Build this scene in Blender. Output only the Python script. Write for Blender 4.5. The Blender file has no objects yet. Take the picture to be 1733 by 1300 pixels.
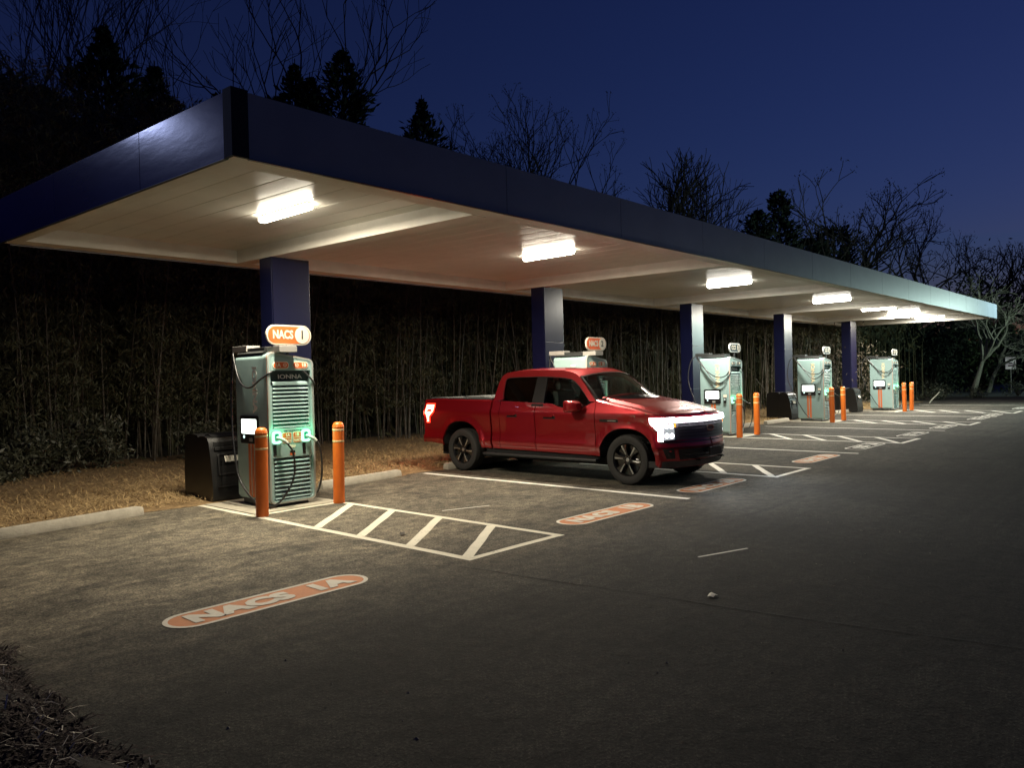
import bpy, bmesh, math, random
from mathutils import Vector, Matrix
S = bpy.context.scene
C = S.collection
R = math.radians

# ------------------------------------------------------------------ camera
cam_d = bpy.data.cameras.new("camera")
cam = bpy.data.objects.new("camera", cam_d); C.objects.link(cam)
cam_d.sensor_width = 36.0; cam_d.lens = 26.996; cam_d.clip_start = 0.05; cam_d.clip_end = 3000
rt = Vector((0.67105, -0.74101, -0.02440)); up = Vector((0.02193, -0.01306, 0.99967)); fw = Vector((0.74109, 0.67136, -0.00748))
M4 = Matrix.Identity(4)
for i in range(3):
    M4[i][0] = rt[i]; M4[i][1] = up[i]; M4[i][2] = -fw[i]
M4.translation = (0, 0, 1.756)
cam.matrix_world = M4
S.camera = cam
S.render.resolution_x, S.render.resolution_y = 1024, 769

# ------------------------------------------------------------------ sky (dusk, sun just below the horizon)
W = bpy.data.worlds.new("World"); S.world = W; W.use_nodes = True
wn = W.node_tree.nodes; wl = W.node_tree.links
bg = wn["Background"]
sky = wn.new("ShaderNodeTexSky"); sky.sky_type = 'NISHITA'; sky.sun_disc = False
sky.sun_elevation = R(-0.95); sky.sun_rotation = R(104.0)
sky.air_density = 1.0; sky.dust_density = 0.3; sky.ozone_density = 3.9
tint = wn.new('ShaderNodeMix'); tint.data_type = 'RGBA'; tint.blend_type = 'MULTIPLY'; tint.inputs[0].default_value = 1.0
tint.inputs[7].default_value = (1.22, .93, 1.24, 1)   # city dusk: a touch more violet-blue than a clean sky
wl.new(sky.outputs[0], tint.inputs[6]); wl.new(tint.outputs[2], bg.inputs[0]); bg.inputs[1].default_value = 0.15
S.view_settings.view_transform = 'Standard'; S.view_settings.look = 'None'
S.view_settings.exposure = 0.0; S.view_settings.gamma = 1.0; S.view_settings.use_curve_mapping = False
cy = S.cycles
cy.use_denoising = True; cy.max_bounces = 6; cy.diffuse_bounces = 3; cy.glossy_bounces = 4
cy.transmission_bounces = 4; cy.transparent_max_bounces = 12
cy.sample_clamp_indirect = 4.0; cy.caustics_reflective = False; cy.caustics_refractive = False

# ------------------------------------------------------------------ helpers
class MB:
    """collects shapes; build() links them as ONE mesh object"""
    def __init__(s): s.v = []; s.f = []; s.m = []
    def add(s, vs, fs, m=0):
        o = len(s.v); s.v += [tuple(p) for p in vs]
        for f in fs: s.f.append(tuple(i + o for i in f)); s.m.append(m)
    def poly(s, pts, m=0): s.add(pts, [tuple(range(len(pts)))], m)
    def box(s, lo, hi, m=0, rz=0.0, fn=None):
        x0, y0, z0 = lo; x1, y1, z1 = hi
        vs = [(x0,y0,z0),(x1,y0,z0),(x1,y1,z0),(x0,y1,z0),(x0,y0,z1),(x1,y0,z1),(x1,y1,z1),(x0,y1,z1)]
        if rz:
            cx, cy_ = (x0+x1)/2, (y0+y1)/2; c, n = math.cos(rz), math.sin(rz)
            vs = [(cx+(x-cx)*c-(y-cy_)*n, cy_+(x-cx)*n+(y-cy_)*c, z) for x,y,z in vs]
        if fn: vs = [fn(*p) for p in vs]
        s.add(vs, [(3,2,1,0),(4,5,6,7),(0,1,5,4),(1,2,6,5),(2,3,7,6),(3,0,4,7)], m)
    def prism(s, pts, fn, d0, d1, m=0, mside=None):
        """pts 2D loop; fn(a,b,d) -> point; caps at d0 and d1"""
        n = len(pts)
        a = [fn(p[0], p[1], d0) for p in pts]; b = [fn(p[0], p[1], d1) for p in pts]
        s.add(a + b, [tuple(range(n-1, -1, -1)), tuple(range(n, 2*n))], m)
        s.add(a + b, [(i, (i+1) % n, n+(i+1) % n, n+i) for i in range(n)], m if mside is None else mside)
    def ring(s, outer, inner, fn, d0, d1, m=0):
        """frame between two 2D loops of the same count"""
        n = len(outer)
        L = [[fn(p[0], p[1], d) for p in loop] for loop, d in ((outer,d0),(inner,d0),(inner,d1),(outer,d1))]
        vs = sum(L, [])
        fs = []
        for k in range(4):
            k2 = (k+1) % 4
            fs += [(k*n+i, k2*n+i, k2*n+(i+1) % n, k*n+(i+1) % n) for i in range(n)]
        s.add(vs, fs, m)
    def tube(s, pts, r, n=8, m=0, cap=True):
        pts = [Vector(p) for p in pts]; k = len(pts)
        rs = r if isinstance(r, (list, tuple)) else [r]*k
        ref = None; vs = []
        for i, p in enumerate(pts):
            d = (pts[min(i+1, k-1)] - pts[max(i-1, 0)])
            if d.length < 1e-9: d = Vector((0,0,1))
            d.normalize()
            if ref is None:
                ref = d.orthogonal().normalized()
            ref = (ref - d*ref.dot(d))
            if ref.length < 1e-6: ref = d.orthogonal()
            ref.normalize(); b = d.cross(ref)
            for j in range(n):
                a = 2*math.pi*j/n
                vs.append(p + (ref*math.cos(a) + b*math.sin(a))*rs[i])
        fs = [(i*n+j, i*n+(j+1) % n, (i+1)*n+(j+1) % n, (i+1)*n+j) for i in range(k-1) for j in range(n)]
        if cap: fs += [tuple(range(n-1, -1, -1)), tuple(range((k-1)*n, k*n))]
        s.add(vs, fs, m)
    def lathe(s, prof, n=24, c=(0,0,0), fn=None, m=0):
        """prof: (r,h) pairs, spun about local z (or fn(x,y,h))"""
        fn = fn or (lambda x, y, h: (c[0]+x, c[1]+y, c[2]+h))
        vs = [fn(r*math.cos(2*math.pi*j/n), r*math.sin(2*math.pi*j/n), h) for r, h in prof for j in range(n)]
        k = len(prof)
        fs = [(i*n+j, i*n+(j+1) % n, (i+1)*n+(j+1) % n, (i+1)*n+j) for i in range(k-1) for j in range(n)]
        fs += [tuple(range(n-1, -1, -1)), tuple(range((k-1)*n, k*n))]
        s.add(vs, fs, m)
    def grid(s, rows, m=0, close=False):
        nr, nc = len(rows), len(rows[0]); vs = sum([list(r) for r in rows], [])
        fs = []
        for i in range(nr-1):
            for j in range(nc if close else nc-1):
                j2 = (j+1) % nc
                fs.append((i*nc+j, i*nc+j2, (i+1)*nc+j2, (i+1)*nc+j))
        s.add(vs, fs, m)
    def build(s, name, mats, parent=None, smooth=None, bevel=0.0, merge=0.0, fix=True, loc=None, rz=0.0):
        me = bpy.data.meshes.new(name)
        me.from_pydata(s.v, [], s.f); me.validate()
        if not isinstance(mats, (list, tuple)): mats = [mats]
        for m in mats: me.materials.append(m)
        if len(mats) > 1 and len(me.polygons) == len(s.m): me.polygons.foreach_set("material_index", s.m)
        if bevel or merge or fix:
            bm = bmesh.new(); bm.from_mesh(me)
            if merge:
                bmesh.ops.remove_doubles(bm, verts=bm.verts, dist=merge)
                bmesh.ops.dissolve_degenerate(bm, dist=merge*0.5, edges=bm.edges)
            if fix: bmesh.ops.recalc_face_normals(bm, faces=bm.faces)
            if bevel:
                es = [e for e in bm.edges if len(e.link_faces) == 2 and e.calc_face_angle(0) > 0.5]
                bmesh.ops.bevel(bm, geom=es, offset=bevel, segments=2, profile=0.7, affect='EDGES', clamp_overlap=True)
            bm.to_mesh(me); bm.free()
        if smooth is not None:
            me.shade_smooth(); me.set_sharp_from_angle(angle=R(smooth))
        o = bpy.data.objects.new(name, me); C.objects.link(o)
        if parent: o.parent = parent
        if loc: o.location = loc
        if rz: o.rotation_euler.z = rz
        return o

def tag(o, label=None, cat=None, group=None, kind=None):
    if label: o["label"] = label
    if cat: o["category"] = cat
    if group: o["group"] = group
    if kind: o["kind"] = kind
    return o
def thing(name, loc, label, cat, group=None, rz=0.0):
    o = bpy.data.objects.new(name, None); C.objects.link(o); o.location = loc; o.rotation_euler.z = rz
    o.empty_display_size = 0.2
    return tag(o, label, cat, group)
def copy_tree(o, parent=None):
    c = o.copy(); C.objects.link(c)
    if parent: c.parent = parent
    for ch in list(o.children): copy_tree(ch, c)
    return c
def stadium(cx, cz, w, h, n=10):
    r = h/2; pts = []
    for sgn, a0 in ((1, -90), (-1, 90)):
        for i in range(n+1):
            a = R(a0 + 180*i/n); pts.append((cx + sgn*(w/2-r) + r*math.cos(a), cz + r*math.sin(a)))
    return pts
def rrect(x0, z0, x1, z1, r, n=5, drop=0.0):
    """rounded rectangle; drop lowers the top right corner"""
    pts = []
    for cx, cz, a0, q in ((x1-r, z0+r, -90, 0), (x1-r, z1-r-drop, 0, 1), (x0+r, z1-r, 90, 1), (x0+r, z0+r, 180, 0)):
        for i in range(n+1):
            a = R(a0 + 90*i/n); pts.append((cx + r*math.cos(a), cz + r*math.sin(a)))
    return pts
def spline(pts, n=8):
    P = [Vector(p) for p in pts]; out = []
    P = [P[0]*2-P[1]] + P + [P[-1]*2-P[-2]]
    for i in range(1, len(P)-2):
        a, b, c, d = P[i-1], P[i], P[i+1], P[i+2]
        for k in range(n):
            t = k/n
            out.append(0.5*((2*b)+(c-a)*t+(2*a-5*b+4*c-d)*t*t+(3*b-a-3*c+d)*t**3))
    out.append(P[-2]); return out
def text(name, body, size, mat, parent, mat4, bold=0.0, extrude=0.002, sx=1.0, sp=1.0):
    cu = bpy.data.curves.new(name, 'FONT'); cu.body = body; cu.size = size; cu.align_x = 'CENTER'; cu.align_y = 'CENTER'
    cu.offset = bold; cu.extrude = extrude; cu.space_character = sp; cu.resolution_u = 3
    t = bpy.data.objects.new(name, cu); C.objects.link(t)
    dg = bpy.context.evaluated_depsgraph_get(); dg.update()
    me = bpy.data.meshes.new_from_object(t.evaluated_get(dg))
    bpy.data.objects.remove(t); bpy.data.curves.remove(cu)
    me.transform(Matrix.Diagonal((sx, 1, 1, 1))); me.transform(mat4)
    me.materials.clear(); me.materials.append(mat); me.name = name
    o = bpy.data.objects.new(name, me); C.objects.link(o)
    if parent: o.parent = parent
    return o
def frame(o, ex, ey):
    """4x4 with local x -> ex, local y -> ey, origin o"""
    ex = Vector(ex).normalized(); ey = Vector(ey).normalized(); ez = ex.cross(ey)
    m = Matrix.Identity(4)
    for i in range(3): m[i][0] = ex[i]; m[i][1] = ey[i]; m[i][2] = ez[i]
    m.translation = o; return m

# ------------------------------------------------------------------ materials
def mat(name, col, rough=0.5, metal=0.0, spec=0.5, noise=0.0, scale=8.0, bump=0.0, bscale=60.0, coat=0.0, emit=None, estr=0.0, col2=None, stretch=None, detail=6.0):
    m = bpy.data.materials.new(name); m.use_nodes = True
    nt = m.node_tree; N = nt.nodes; L = nt.links; p = N["Principled BSDF"]
    p.inputs["Base Color"].default_value = (*col, 1); p.inputs["Roughness"].default_value = rough
    p.inputs["Metallic"].default_value = metal; p.inputs["Specular IOR Level"].default_value = spec
    p.inputs["Coat Weight"].default_value = coat; p.inputs["Coat Roughness"].default_value = 0.05
    if emit: p.inputs["Emission Color"].default_value = (*emit, 1); p.inputs["Emission Strength"].default_value = estr
    if noise or bump or col2:
        tc = N.new("ShaderNodeTexCoord"); mp = N.new("ShaderNodeMapping"); L.new(tc.outputs["Object"], mp.inputs[0])
        if stretch: mp.inputs["Scale"].default_value = stretch
    if noise or col2:
        nz = N.new("ShaderNodeTexNoise"); nz.inputs["Scale"].default_value = scale; nz.inputs["Detail"].default_value = detail
        nz.inputs["Roughness"].default_value = 0.65
        L.new(mp.outputs[0], nz.inputs["Vector"])
        cr = N.new("ShaderNodeValToRGB"); cr.color_ramp.elements[0].position = 0.3; cr.color_ramp.elements[1].position = 0.72
        c2 = col2 or tuple(c*(1+noise) for c in col)
        c1 = col if col2 else tuple(max(0, c*(1-noise)) for c in col)
        cr.color_ramp.elements[0].color = (*c1, 1); cr.color_ramp.elements[1].color = (*c2, 1)
        L.new(nz.outputs["Fac"], cr.inputs[0]); L.new(cr.outputs[0], p.inputs["Base Color"])
    if bump:
        nb = N.new("ShaderNodeTexNoise"); nb.inputs["Scale"].default_value = bscale; nb.inputs["Detail"].default_value = 4
        L.new(mp.outputs[0], nb.inputs["Vector"])
        bp_ = N.new("ShaderNodeBump"); bp_.inputs["Strength"].default_value = bump; bp_.inputs["Distance"].default_value = 0.02
        L.new(nb.outputs["Fac"], bp_.inputs["Height"]); L.new(bp_.outputs[0], p.inputs["Normal"])
    return m
def emitter(name, col, st):
    m = bpy.data.materials.new(name); m.use_nodes = True
    nt = m.node_tree; nt.nodes.clear()
    e = nt.nodes.new("ShaderNodeEmission"); e.inputs[0].default_value = (*col, 1); e.inputs[1].default_value = st
    o = nt.nodes.new("ShaderNodeOutputMaterial"); nt.links.new(e.outputs[0], o.inputs[0]); return m
def glass(name, tint, refl=0.06):
    m = bpy.data.materials.new(name); m.use_nodes = True
    nt = m.node_tree; nt.nodes.clear(); N = nt.nodes; L = nt.links
    t = N.new("ShaderNodeBsdfTransparent"); t.inputs[0].default_value = (*tint, 1)
    g = N.new("ShaderNodeBsdfGlossy"); g.inputs["Roughness"].default_value = 0.02; g.inputs[0].default_value = (.9, .95, .95, 1)
    lw = N.new("ShaderNodeLayerWeight"); lw.inputs[0].default_value = .5
    pw = N.new("ShaderNodeMath"); pw.operation = 'POWER'; pw.inputs[1].default_value = 5.0; L.new(lw.outputs["Facing"], pw.inputs[0])
    f = N.new("ShaderNodeMath"); f.operation = 'MULTIPLY_ADD'; f.inputs[1].default_value = .95; f.inputs[2].default_value = .045; L.new(pw.outputs[0], f.inputs[0])
    mx = N.new("ShaderNodeMixShader"); L.new(f.outputs[0], mx.inputs[0]); L.new(t.outputs[0], mx.inputs[1]); L.new(g.outputs[0], mx.inputs[2])
    o = N.new("ShaderNodeOutputMaterial"); L.new(mx.outputs[0], o.inputs[0]); return m

def asphalt_mat():
    m = bpy.data.materials.new("asphalt"); m.use_nodes = True
    nt = m.node_tree; N = nt.nodes; L = nt.links; p = N["Principled BSDF"]
    tc = N.new("ShaderNodeTexCoord")
    def noise(sc, det=6, ro=0.6, dist=0.0, stretch=None):
        n = N.new("ShaderNodeTexNoise"); n.inputs["Scale"].default_value = sc; n.inputs["Detail"].default_value = det
        n.inputs["Roughness"].default_value = ro; n.inputs["Distortion"].default_value = dist
        if stretch:
            mp = N.new("ShaderNodeMapping"); mp.inputs["Scale"].default_value = stretch
            L.new(tc.outputs["Object"], mp.inputs[0]); L.new(mp.outputs[0], n.inputs["Vector"])
        else: L.new(tc.outputs["Object"], n.inputs["Vector"])
        return n
    def ramp(src, a, b, ca, cb):
        r = N.new("ShaderNodeValToRGB"); r.color_ramp.elements[0].position = a; r.color_ramp.elements[1].position = b
        r.color_ramp.elements[0].color = (*ca, 1); r.color_ramp.elements[1].color = (*cb, 1); L.new(src, r.inputs[0]); return r
    def mix(f, a, b, mode='MIX'):
        x = N.new("ShaderNodeMix"); x.data_type = 'RGBA'; x.blend_type = mode
        if isinstance(f, float): x.inputs[0].default_value = f
        else: L.new(f, x.inputs[0])
        L.new(a, x.inputs[6]); L.new(b, x.inputs[7]); return x.outputs[2]
    big = noise(0.35, 5, 0.6, 0.4)
    base = ramp(big.outputs[0], .40, .60, (.022, .0215, .021), (.044, .043, .040))
    fine = noise(260, 2, 0.7); fr = ramp(fine.outputs[0], .32, .75, (.45, .45, .45), (1.7, 1.7, 1.65))
    mid = noise(7, 6, 0.7); mr = ramp(mid.outputs[0], .38, .64, (.62, .62, .62), (1.36, 1.33, 1.28))
    grit = noise(48, 5, 0.8); gr_ = ramp(grit.outputs[0], .40, .62, (.46, .46, .46), (1.75, 1.73, 1.66))
    oil = noise(.9, 7, .7, .6); orr = ramp(oil.outputs[0], .36, .50, (.55, .55, .56), (1, 1, 1))
    tyr = noise(1.5, 6, .7, .3, (.16, 3.2, 1)); trr = ramp(tyr.outputs[0], .40, .60, (.74, .74, .75), (1.16, 1.15, 1.12))
    c = mix(1.0, base.outputs[0], fr.outputs[0], 'MULTIPLY'); c = mix(1.0, c, mr.outputs[0], 'MULTIPLY')
    spk = noise(95, 2, .6); spr = ramp(spk.outputs[0], .55, .66, (.88, .88, .88), (2.5, 2.45, 2.3)); pit = noise(75, 2, .6, .2); ptr = ramp(pit.outputs[0], .34, .44, (.42, .42, .42), (1, 1, 1))
    for q in (gr_, orr, trr, spr, ptr): c = mix(1.0, c, q.outputs[0], 'MULTIPLY')
    # dusty tracked-in dirt; its pale colour also paints the lamp-lit stalls brighter
    dn = noise(1.1, 8, 0.68, 0.9, (1.0, 1.7, 1.0)); dr = ramp(dn.outputs[0], .40, .62, (.34, .34, .34), (1, 1, 1))
    sp = N.new("ShaderNodeSeparateXYZ"); L.new(tc.outputs["Object"], sp.inputs[0])
    mr1 = N.new("ShaderNodeMapRange"); mr1.inputs[1].default_value = 4.1; mr1.inputs[2].default_value = 6.5
    mr1.inputs[3].default_value = 0.06; mr1.inputs[4].default_value = 0.95; L.new(sp.outputs[1], mr1.inputs[0])
    mr2 = N.new("ShaderNodeMapRange"); mr2.inputs[1].default_value = 4.0; mr2.inputs[2].default_value = 15.0
    mr2.inputs[3].default_value = 1.0; mr2.inputs[4].default_value = 0.16; L.new(sp.outputs[0], mr2.inputs[0])
    mu = N.new("ShaderNodeMath"); mu.operation = 'MULTIPLY'; L.new(mr1.outputs[0], mu.inputs[0]); L.new(mr2.outputs[0], mu.inputs[1])
    mu2 = N.new("ShaderNodeMath"); mu2.operation = 'MULTIPLY'; L.new(mu.outputs[0], mu2.inputs[0]); L.new(dr.outputs[0], mu2.inputs[1])
    dust = N.new("ShaderNodeRGB"); dust.outputs[0].default_value = (.195, .170, .130, 1)
    dcol = mix(1.0, dust.outputs[0], gr_.outputs[0], 'MULTIPLY'); dcol = mix(1.0, dcol, mr.outputs[0], 'MULTIPLY'); dcol = mix(.7, dcol, ptr.outputs[0], 'MULTIPLY')
    mu3 = N.new('ShaderNodeMath'); mu3.operation = 'MULTIPLY'; mu3.inputs[1].default_value = .92; L.new(mu2.outputs[0], mu3.inputs[0])
    c = mix(mu3.outputs[0], c, dcol)
    mr3 = N.new("ShaderNodeMapRange"); mr3.inputs[1].default_value = 3.2; mr3.inputs[2].default_value = 7.2; mr3.inputs[3].default_value = .38; mr3.inputs[4].default_value = 1.0  # foreground colour darkened to stand in for lamp light falling off
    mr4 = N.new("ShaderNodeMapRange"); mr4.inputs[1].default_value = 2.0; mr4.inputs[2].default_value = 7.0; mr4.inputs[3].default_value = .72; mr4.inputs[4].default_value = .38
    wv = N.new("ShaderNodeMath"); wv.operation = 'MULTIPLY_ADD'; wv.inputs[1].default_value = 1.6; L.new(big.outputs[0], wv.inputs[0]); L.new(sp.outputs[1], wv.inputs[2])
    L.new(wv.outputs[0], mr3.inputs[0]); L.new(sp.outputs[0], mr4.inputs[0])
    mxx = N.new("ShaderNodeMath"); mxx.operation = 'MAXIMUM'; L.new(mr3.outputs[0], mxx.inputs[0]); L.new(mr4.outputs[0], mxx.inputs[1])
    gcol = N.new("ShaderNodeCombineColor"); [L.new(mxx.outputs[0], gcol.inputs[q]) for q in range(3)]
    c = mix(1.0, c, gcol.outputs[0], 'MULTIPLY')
    # small light scuffs and spots
    sc = noise(2.3, 9, 0.75, 1.6); sr = ramp(sc.outputs[0], .66, .74, (0, 0, 0), (.45, .45, .45))
    sd = N.new("ShaderNodeRGB"); sd.outputs[0].default_value = (.11, .105, .095, 1)
    c = mix(sr.outputs[0], c, sd.outputs[0])
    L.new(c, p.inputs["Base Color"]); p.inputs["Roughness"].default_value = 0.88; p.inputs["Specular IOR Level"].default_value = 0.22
    b = N.new("ShaderNodeBump"); b.inputs["Strength"].default_value = 0.55; b.inputs["Distance"].default_value = 0.012
    L.new(grit.outputs[0], b.inputs["Height"])
    b2 = N.new("ShaderNodeBump"); b2.inputs["Strength"].default_value = 0.35; b2.inputs["Distance"].default_value = 0.05
    L.new(mid.outputs[0], b2.inputs["Height"]); L.new(b.outputs[0], b2.inputs["Normal"]); L.new(b2.outputs[0], p.inputs["Normal"])
    return m
def worn_paint(name, col, wear=(.045, .044, .042), amount=0.42):
    m = bpy.data.materials.new(name); m.use_nodes = True
    nt = m.node_tree; N = nt.nodes; L = nt.links; p = N["Principled BSDF"]
    tc = N.new("ShaderNodeTexCoord")
    n = N.new("ShaderNodeTexNoise"); n.inputs["Scale"].default_value = 42; n.inputs["Detail"].default_value = 7; n.inputs["Roughness"].default_value = .75
    L.new(tc.outputs["Object"], n.inputs["Vector"])
    n2 = N.new("ShaderNodeTexNoise"); n2.inputs["Scale"].default_value = 3.5; n2.inputs["Detail"].default_value = 5; L.new(tc.outputs["Object"], n2.inputs["Vector"])
    ad = N.new("ShaderNodeMath"); ad.operation = 'MULTIPLY_ADD'; ad.inputs[1].default_value = .6
    L.new(n2.outputs[0], ad.inputs[0]); L.new(n.outputs[0], ad.inputs[2])
    cr = N.new("ShaderNodeValToRGB"); e = cr.color_ramp.elements
    e[0].position = amount + .12; e[0].color = (*wear, 1); e[1].position = amount + .30; e[1].color = (*col, 1)
    x = e.new(.98); x.color = tuple(c*.82 for c in col) + (1,)
    L.new(ad.outputs[0], cr.inputs[0]); L.new(cr.outputs[0], p.inputs["Base Color"]); p.inputs["Roughness"].default_value = .75
    b = N.new("ShaderNodeBump"); b.inputs["Strength"].default_value = .4; b.inputs["Distance"].default_value = .006
    L.new(n.outputs[0], b.inputs["Height"]); L.new(b.outputs[0], p.inputs["Normal"])
    return m

M_asph = asphalt_mat()
M_soil = mat("soil", (.030, .022, .014), .95, noise=.5, scale=3)
M_straw_bed = mat("straw_bed", (.10, .060, .025), .95, col2=(.26, .17, .075), scale=14, bump=.8, bscale=45, stretch=(1, 1, 1))
M_straw = mat("straw", (.20, .125, .05), .8, col2=(.50, .36, .17), scale=3.0)
M_bark = mat("bark_mulch", (.014, .009, .007), .95, noise=.5, scale=6, bump=.8, bscale=25)
M_chip = mat("bark_chip", (.014, .006, .005), .9, col2=(.060, .032, .024), scale=7)
M_chip_pale = mat("pale_needle", (.62, .55, .44), .8, noise=.3, scale=5)
M_white_line = worn_paint("worn_white_paint", (.60, .56, .45), amount=.40)
M_white_line2 = worn_paint("white_paint", (.66, .64, .58), amount=.30)
M_pill_orange = worn_paint("worn_orange_paint", (.50, .165, .042), amount=.30)
M_pill_white = worn_paint("worn_white_letter_paint", (.60, .55, .46), amount=.30)
M_concrete = mat("concrete", (.34, .31, .25), .85, noise=.18, scale=9, bump=.3, bscale=70)
M_pad = mat("pad_concrete", (.33, .30, .235), .9, noise=.2, scale=5, bump=.25, bscale=90)
M_navy = mat("navy_metal", (.0050, .0064, .030), .30, metal=.0, spec=.55, noise=.15, scale=1.5, bump=.04, bscale=3)
M_fascia_end = mat("purple_blue_fascia", (.022, .022, .17), .17, spec=.6, noise=.2, scale=1.2, bump=.085, bscale=3.2, stretch=(1, .45, 1.6))
M_fascia = mat("slate_blue_fascia", (.24, .265, .33), .45, spec=.5, noise=.12, scale=1.0, bump=.03, bscale=2.5)
M_corner = mat("dark_corner_trim", (.006, .008, .016), .6, spec=.2)
M_soffit = mat("cream_soffit", (.60, .58, .53), .30, spec=.30, noise=.08, scale=2.0, bump=.010, bscale=5)
M_lip = mat("cream_lip", (.60, .575, .52), .55, noise=.10, scale=2.0, bump=.03, bscale=6)
M_tube = emitter("warm_light_tube", (1.0, .90, .71), 44.0)
M_tube_w = emitter("white_light_tube", (1.0, .95, .83), 44.0)
M_housing = mat("white_housing", (.7, .68, .62), .4)
M_teal = mat("teal_paint", (.30, .435, .425), .38, noise=.05, scale=4, bump=.01)
M_teal_d = mat("teal_recess_shade", (.022, .045, .042), .6)  # teal darkened to put shade into the recess and louvre gaps
M_silver = mat("silver_trim", (.42, .45, .42), .35, metal=.3)
M_orange_line = mat("orange_trim", (.55, .19, .09), .4)
M_orange = mat("sign_orange", (.72, .13, .026), .4, noise=.05)
M_cream = mat("sign_cream", (.85, .78, .62), .45)
M_black = mat("black_plastic", (.008, .008, .009), .35)
M_sign_black = mat("sign_black", (.012, .013, .015), .4)
M_letter = mat("silver_letters", (.86, .84, .78), .5)
M_letter_gold = mat("champagne_letters", (.80, .70, .46), .4)
M_dkgrey = mat("dark_grey", (.030, .032, .032), .5)
M_ltgrey = mat("light_grey", (.30, .29, .27), .4)
M_cable = mat("cable_rubber", (.012, .012, .013), .38, spec=.6)
M_screen = emitter("display_glow", (.92, 1.0, .90), 3.2)
M_screen_grey = mat("screen_text", (.25, .32, .30), .5, emit=(.5, .62, .55), estr=.6)
M_led = emitter("green_led_ring", (.40, 1.0, .60), 2.3)
M_led_in = emitter("green_led_core", (.02, .42, .20), 1.0)
M_post = mat("orange_post_plastic", (.66, .145, .016), .42, noise=.10, scale=5, bump=.03, bscale=30)
M_band = mat("reflective_band", (.70, .52, .26), .3)
M_bin = mat("bin_plastic", (.006, .006, .006), .38, bump=.06, bscale=150)
M_paper = mat("paper", (.70, .68, .58), .8, bump=.3, bscale=15)
M_leafdry = mat("dry_leaf", (.035, .025, .016), .8)
# ------------------------------------------------------------------ the ground
rnd = random.Random(11)
def structure(o, name=None): o["kind"] = "structure"; return o
g = MB(); g.poly([(-500,-500,0),(700,-500,0),(700,600,0),(-500,600,0)])
structure(g.build("ground", M_soil, fix=False))
def wob(x, a=.10, s=0.0): return a*(math.sin(x*2.1+s)+.6*math.sin(x*5.3+1+s)+.4*math.sin(x*11.7+2*s))
# asphalt lot (one sheet) with ragged edges along the beds
pts = [(1.1,-40),(1.20,1.0)] + [(1.42+wob(y,.04,1)-max(0,4.6-y)*.045, y) for y in [2+.2*i for i in range(22)]]
pts += [(1.2,6.75),(.3,7.2),(-6,7.9),(-40,8.5),(-40,10.6)]
pts += [(x, 11.15+wob(x,.07)+.02*x*(x<8)*0) for x in [-6+.35*i for i in range(140)]]
pts += [(43.5,11.0),(44.2,9.8),(44.2,-40)]
g = MB(); g.poly([(x,y,.004) for x,y in pts])
structure(g.build("parking_lot", M_asph, fix=False))
g = MB(); g.poly([(52,-60,.006),(62,-60,.006),(62,9.6,.006),(130,22,.006),(130,34,.006),(60,14.5,.006),(52,12.4,.006)])
structure(g.build("road", mat("far_road", (.085,.085,.085), .7, noise=.2, scale=2), fix=False))
# straw bed: bumpy sheet
rows = []
for j in range(26):
    y = 11.0 + j*.32
    rows.append([(x, y+ (wob(x,.09) if j == 0 else 0), .010+(.05*min(1,j/3))*(.6+.5*math.sin(x*1.7+j)*math.sin(x*.6+j*1.3))+rnd.uniform(0,.02)*(j > 0)) for x in [-4+.35*i for i in range(138)]])
g = MB(); g.grid(rows); structure(g.build("straw_bed", M_straw_bed, smooth=60))
def strands(name, mat_, n, place, ln, wd, seed, label, up=.35, zoff=.02, cat="straw"):
    r = random.Random(seed); g = MB()
    for _ in range(n):
        p = place(r)
        if p is None: continue
        x, y, z = p; a = r.uniform(0, math.pi*2); l = r.uniform(*ln); w = r.uniform(*wd); tl = r.gauss(0, up)
        d = Vector((math.cos(a)*math.cos(tl), math.sin(a)*math.cos(tl), abs(math.sin(tl))))
        s = Vector((-math.sin(a), math.cos(a), r.uniform(-.4, .4))).normalized()*w
        c = Vector((x, y, z+zoff)); e = c+d*l*.55+Vector((0,0,r.uniform(0,.02))); f = c+d*l+Vector((r.uniform(-.03,.03), r.uniform(-.03,.03), -l*.15))
        f.z = max(f.z, z+.004)
        g.add([c-s, c+s, e+s*.8, e-s*.8, f], [(0,1,2,3),(3,2,4)])
    o = g.build(name, mat_, fix=False); return tag(o, label, cat, kind="stuff")
def straw_at(r):
    x = r.uniform(-1, 40); y = 11.02 + (abs(r.gauss(0, 2.2)) if r.random() < .6 else r.uniform(0, 6.5))
    if y > 18.6: return None
    if y < 11.2+wob(x,.07)-abs(r.gauss(0,.06)): return None
    return x, y, .02+.03*min(1,(y-11)/1)
strands("straw_litter", M_straw, 62000, straw_at, (.06,.22), (.0022,.0060), 5, "loose dry tan straw covering the bed behind the wheel stops", .30)
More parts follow.
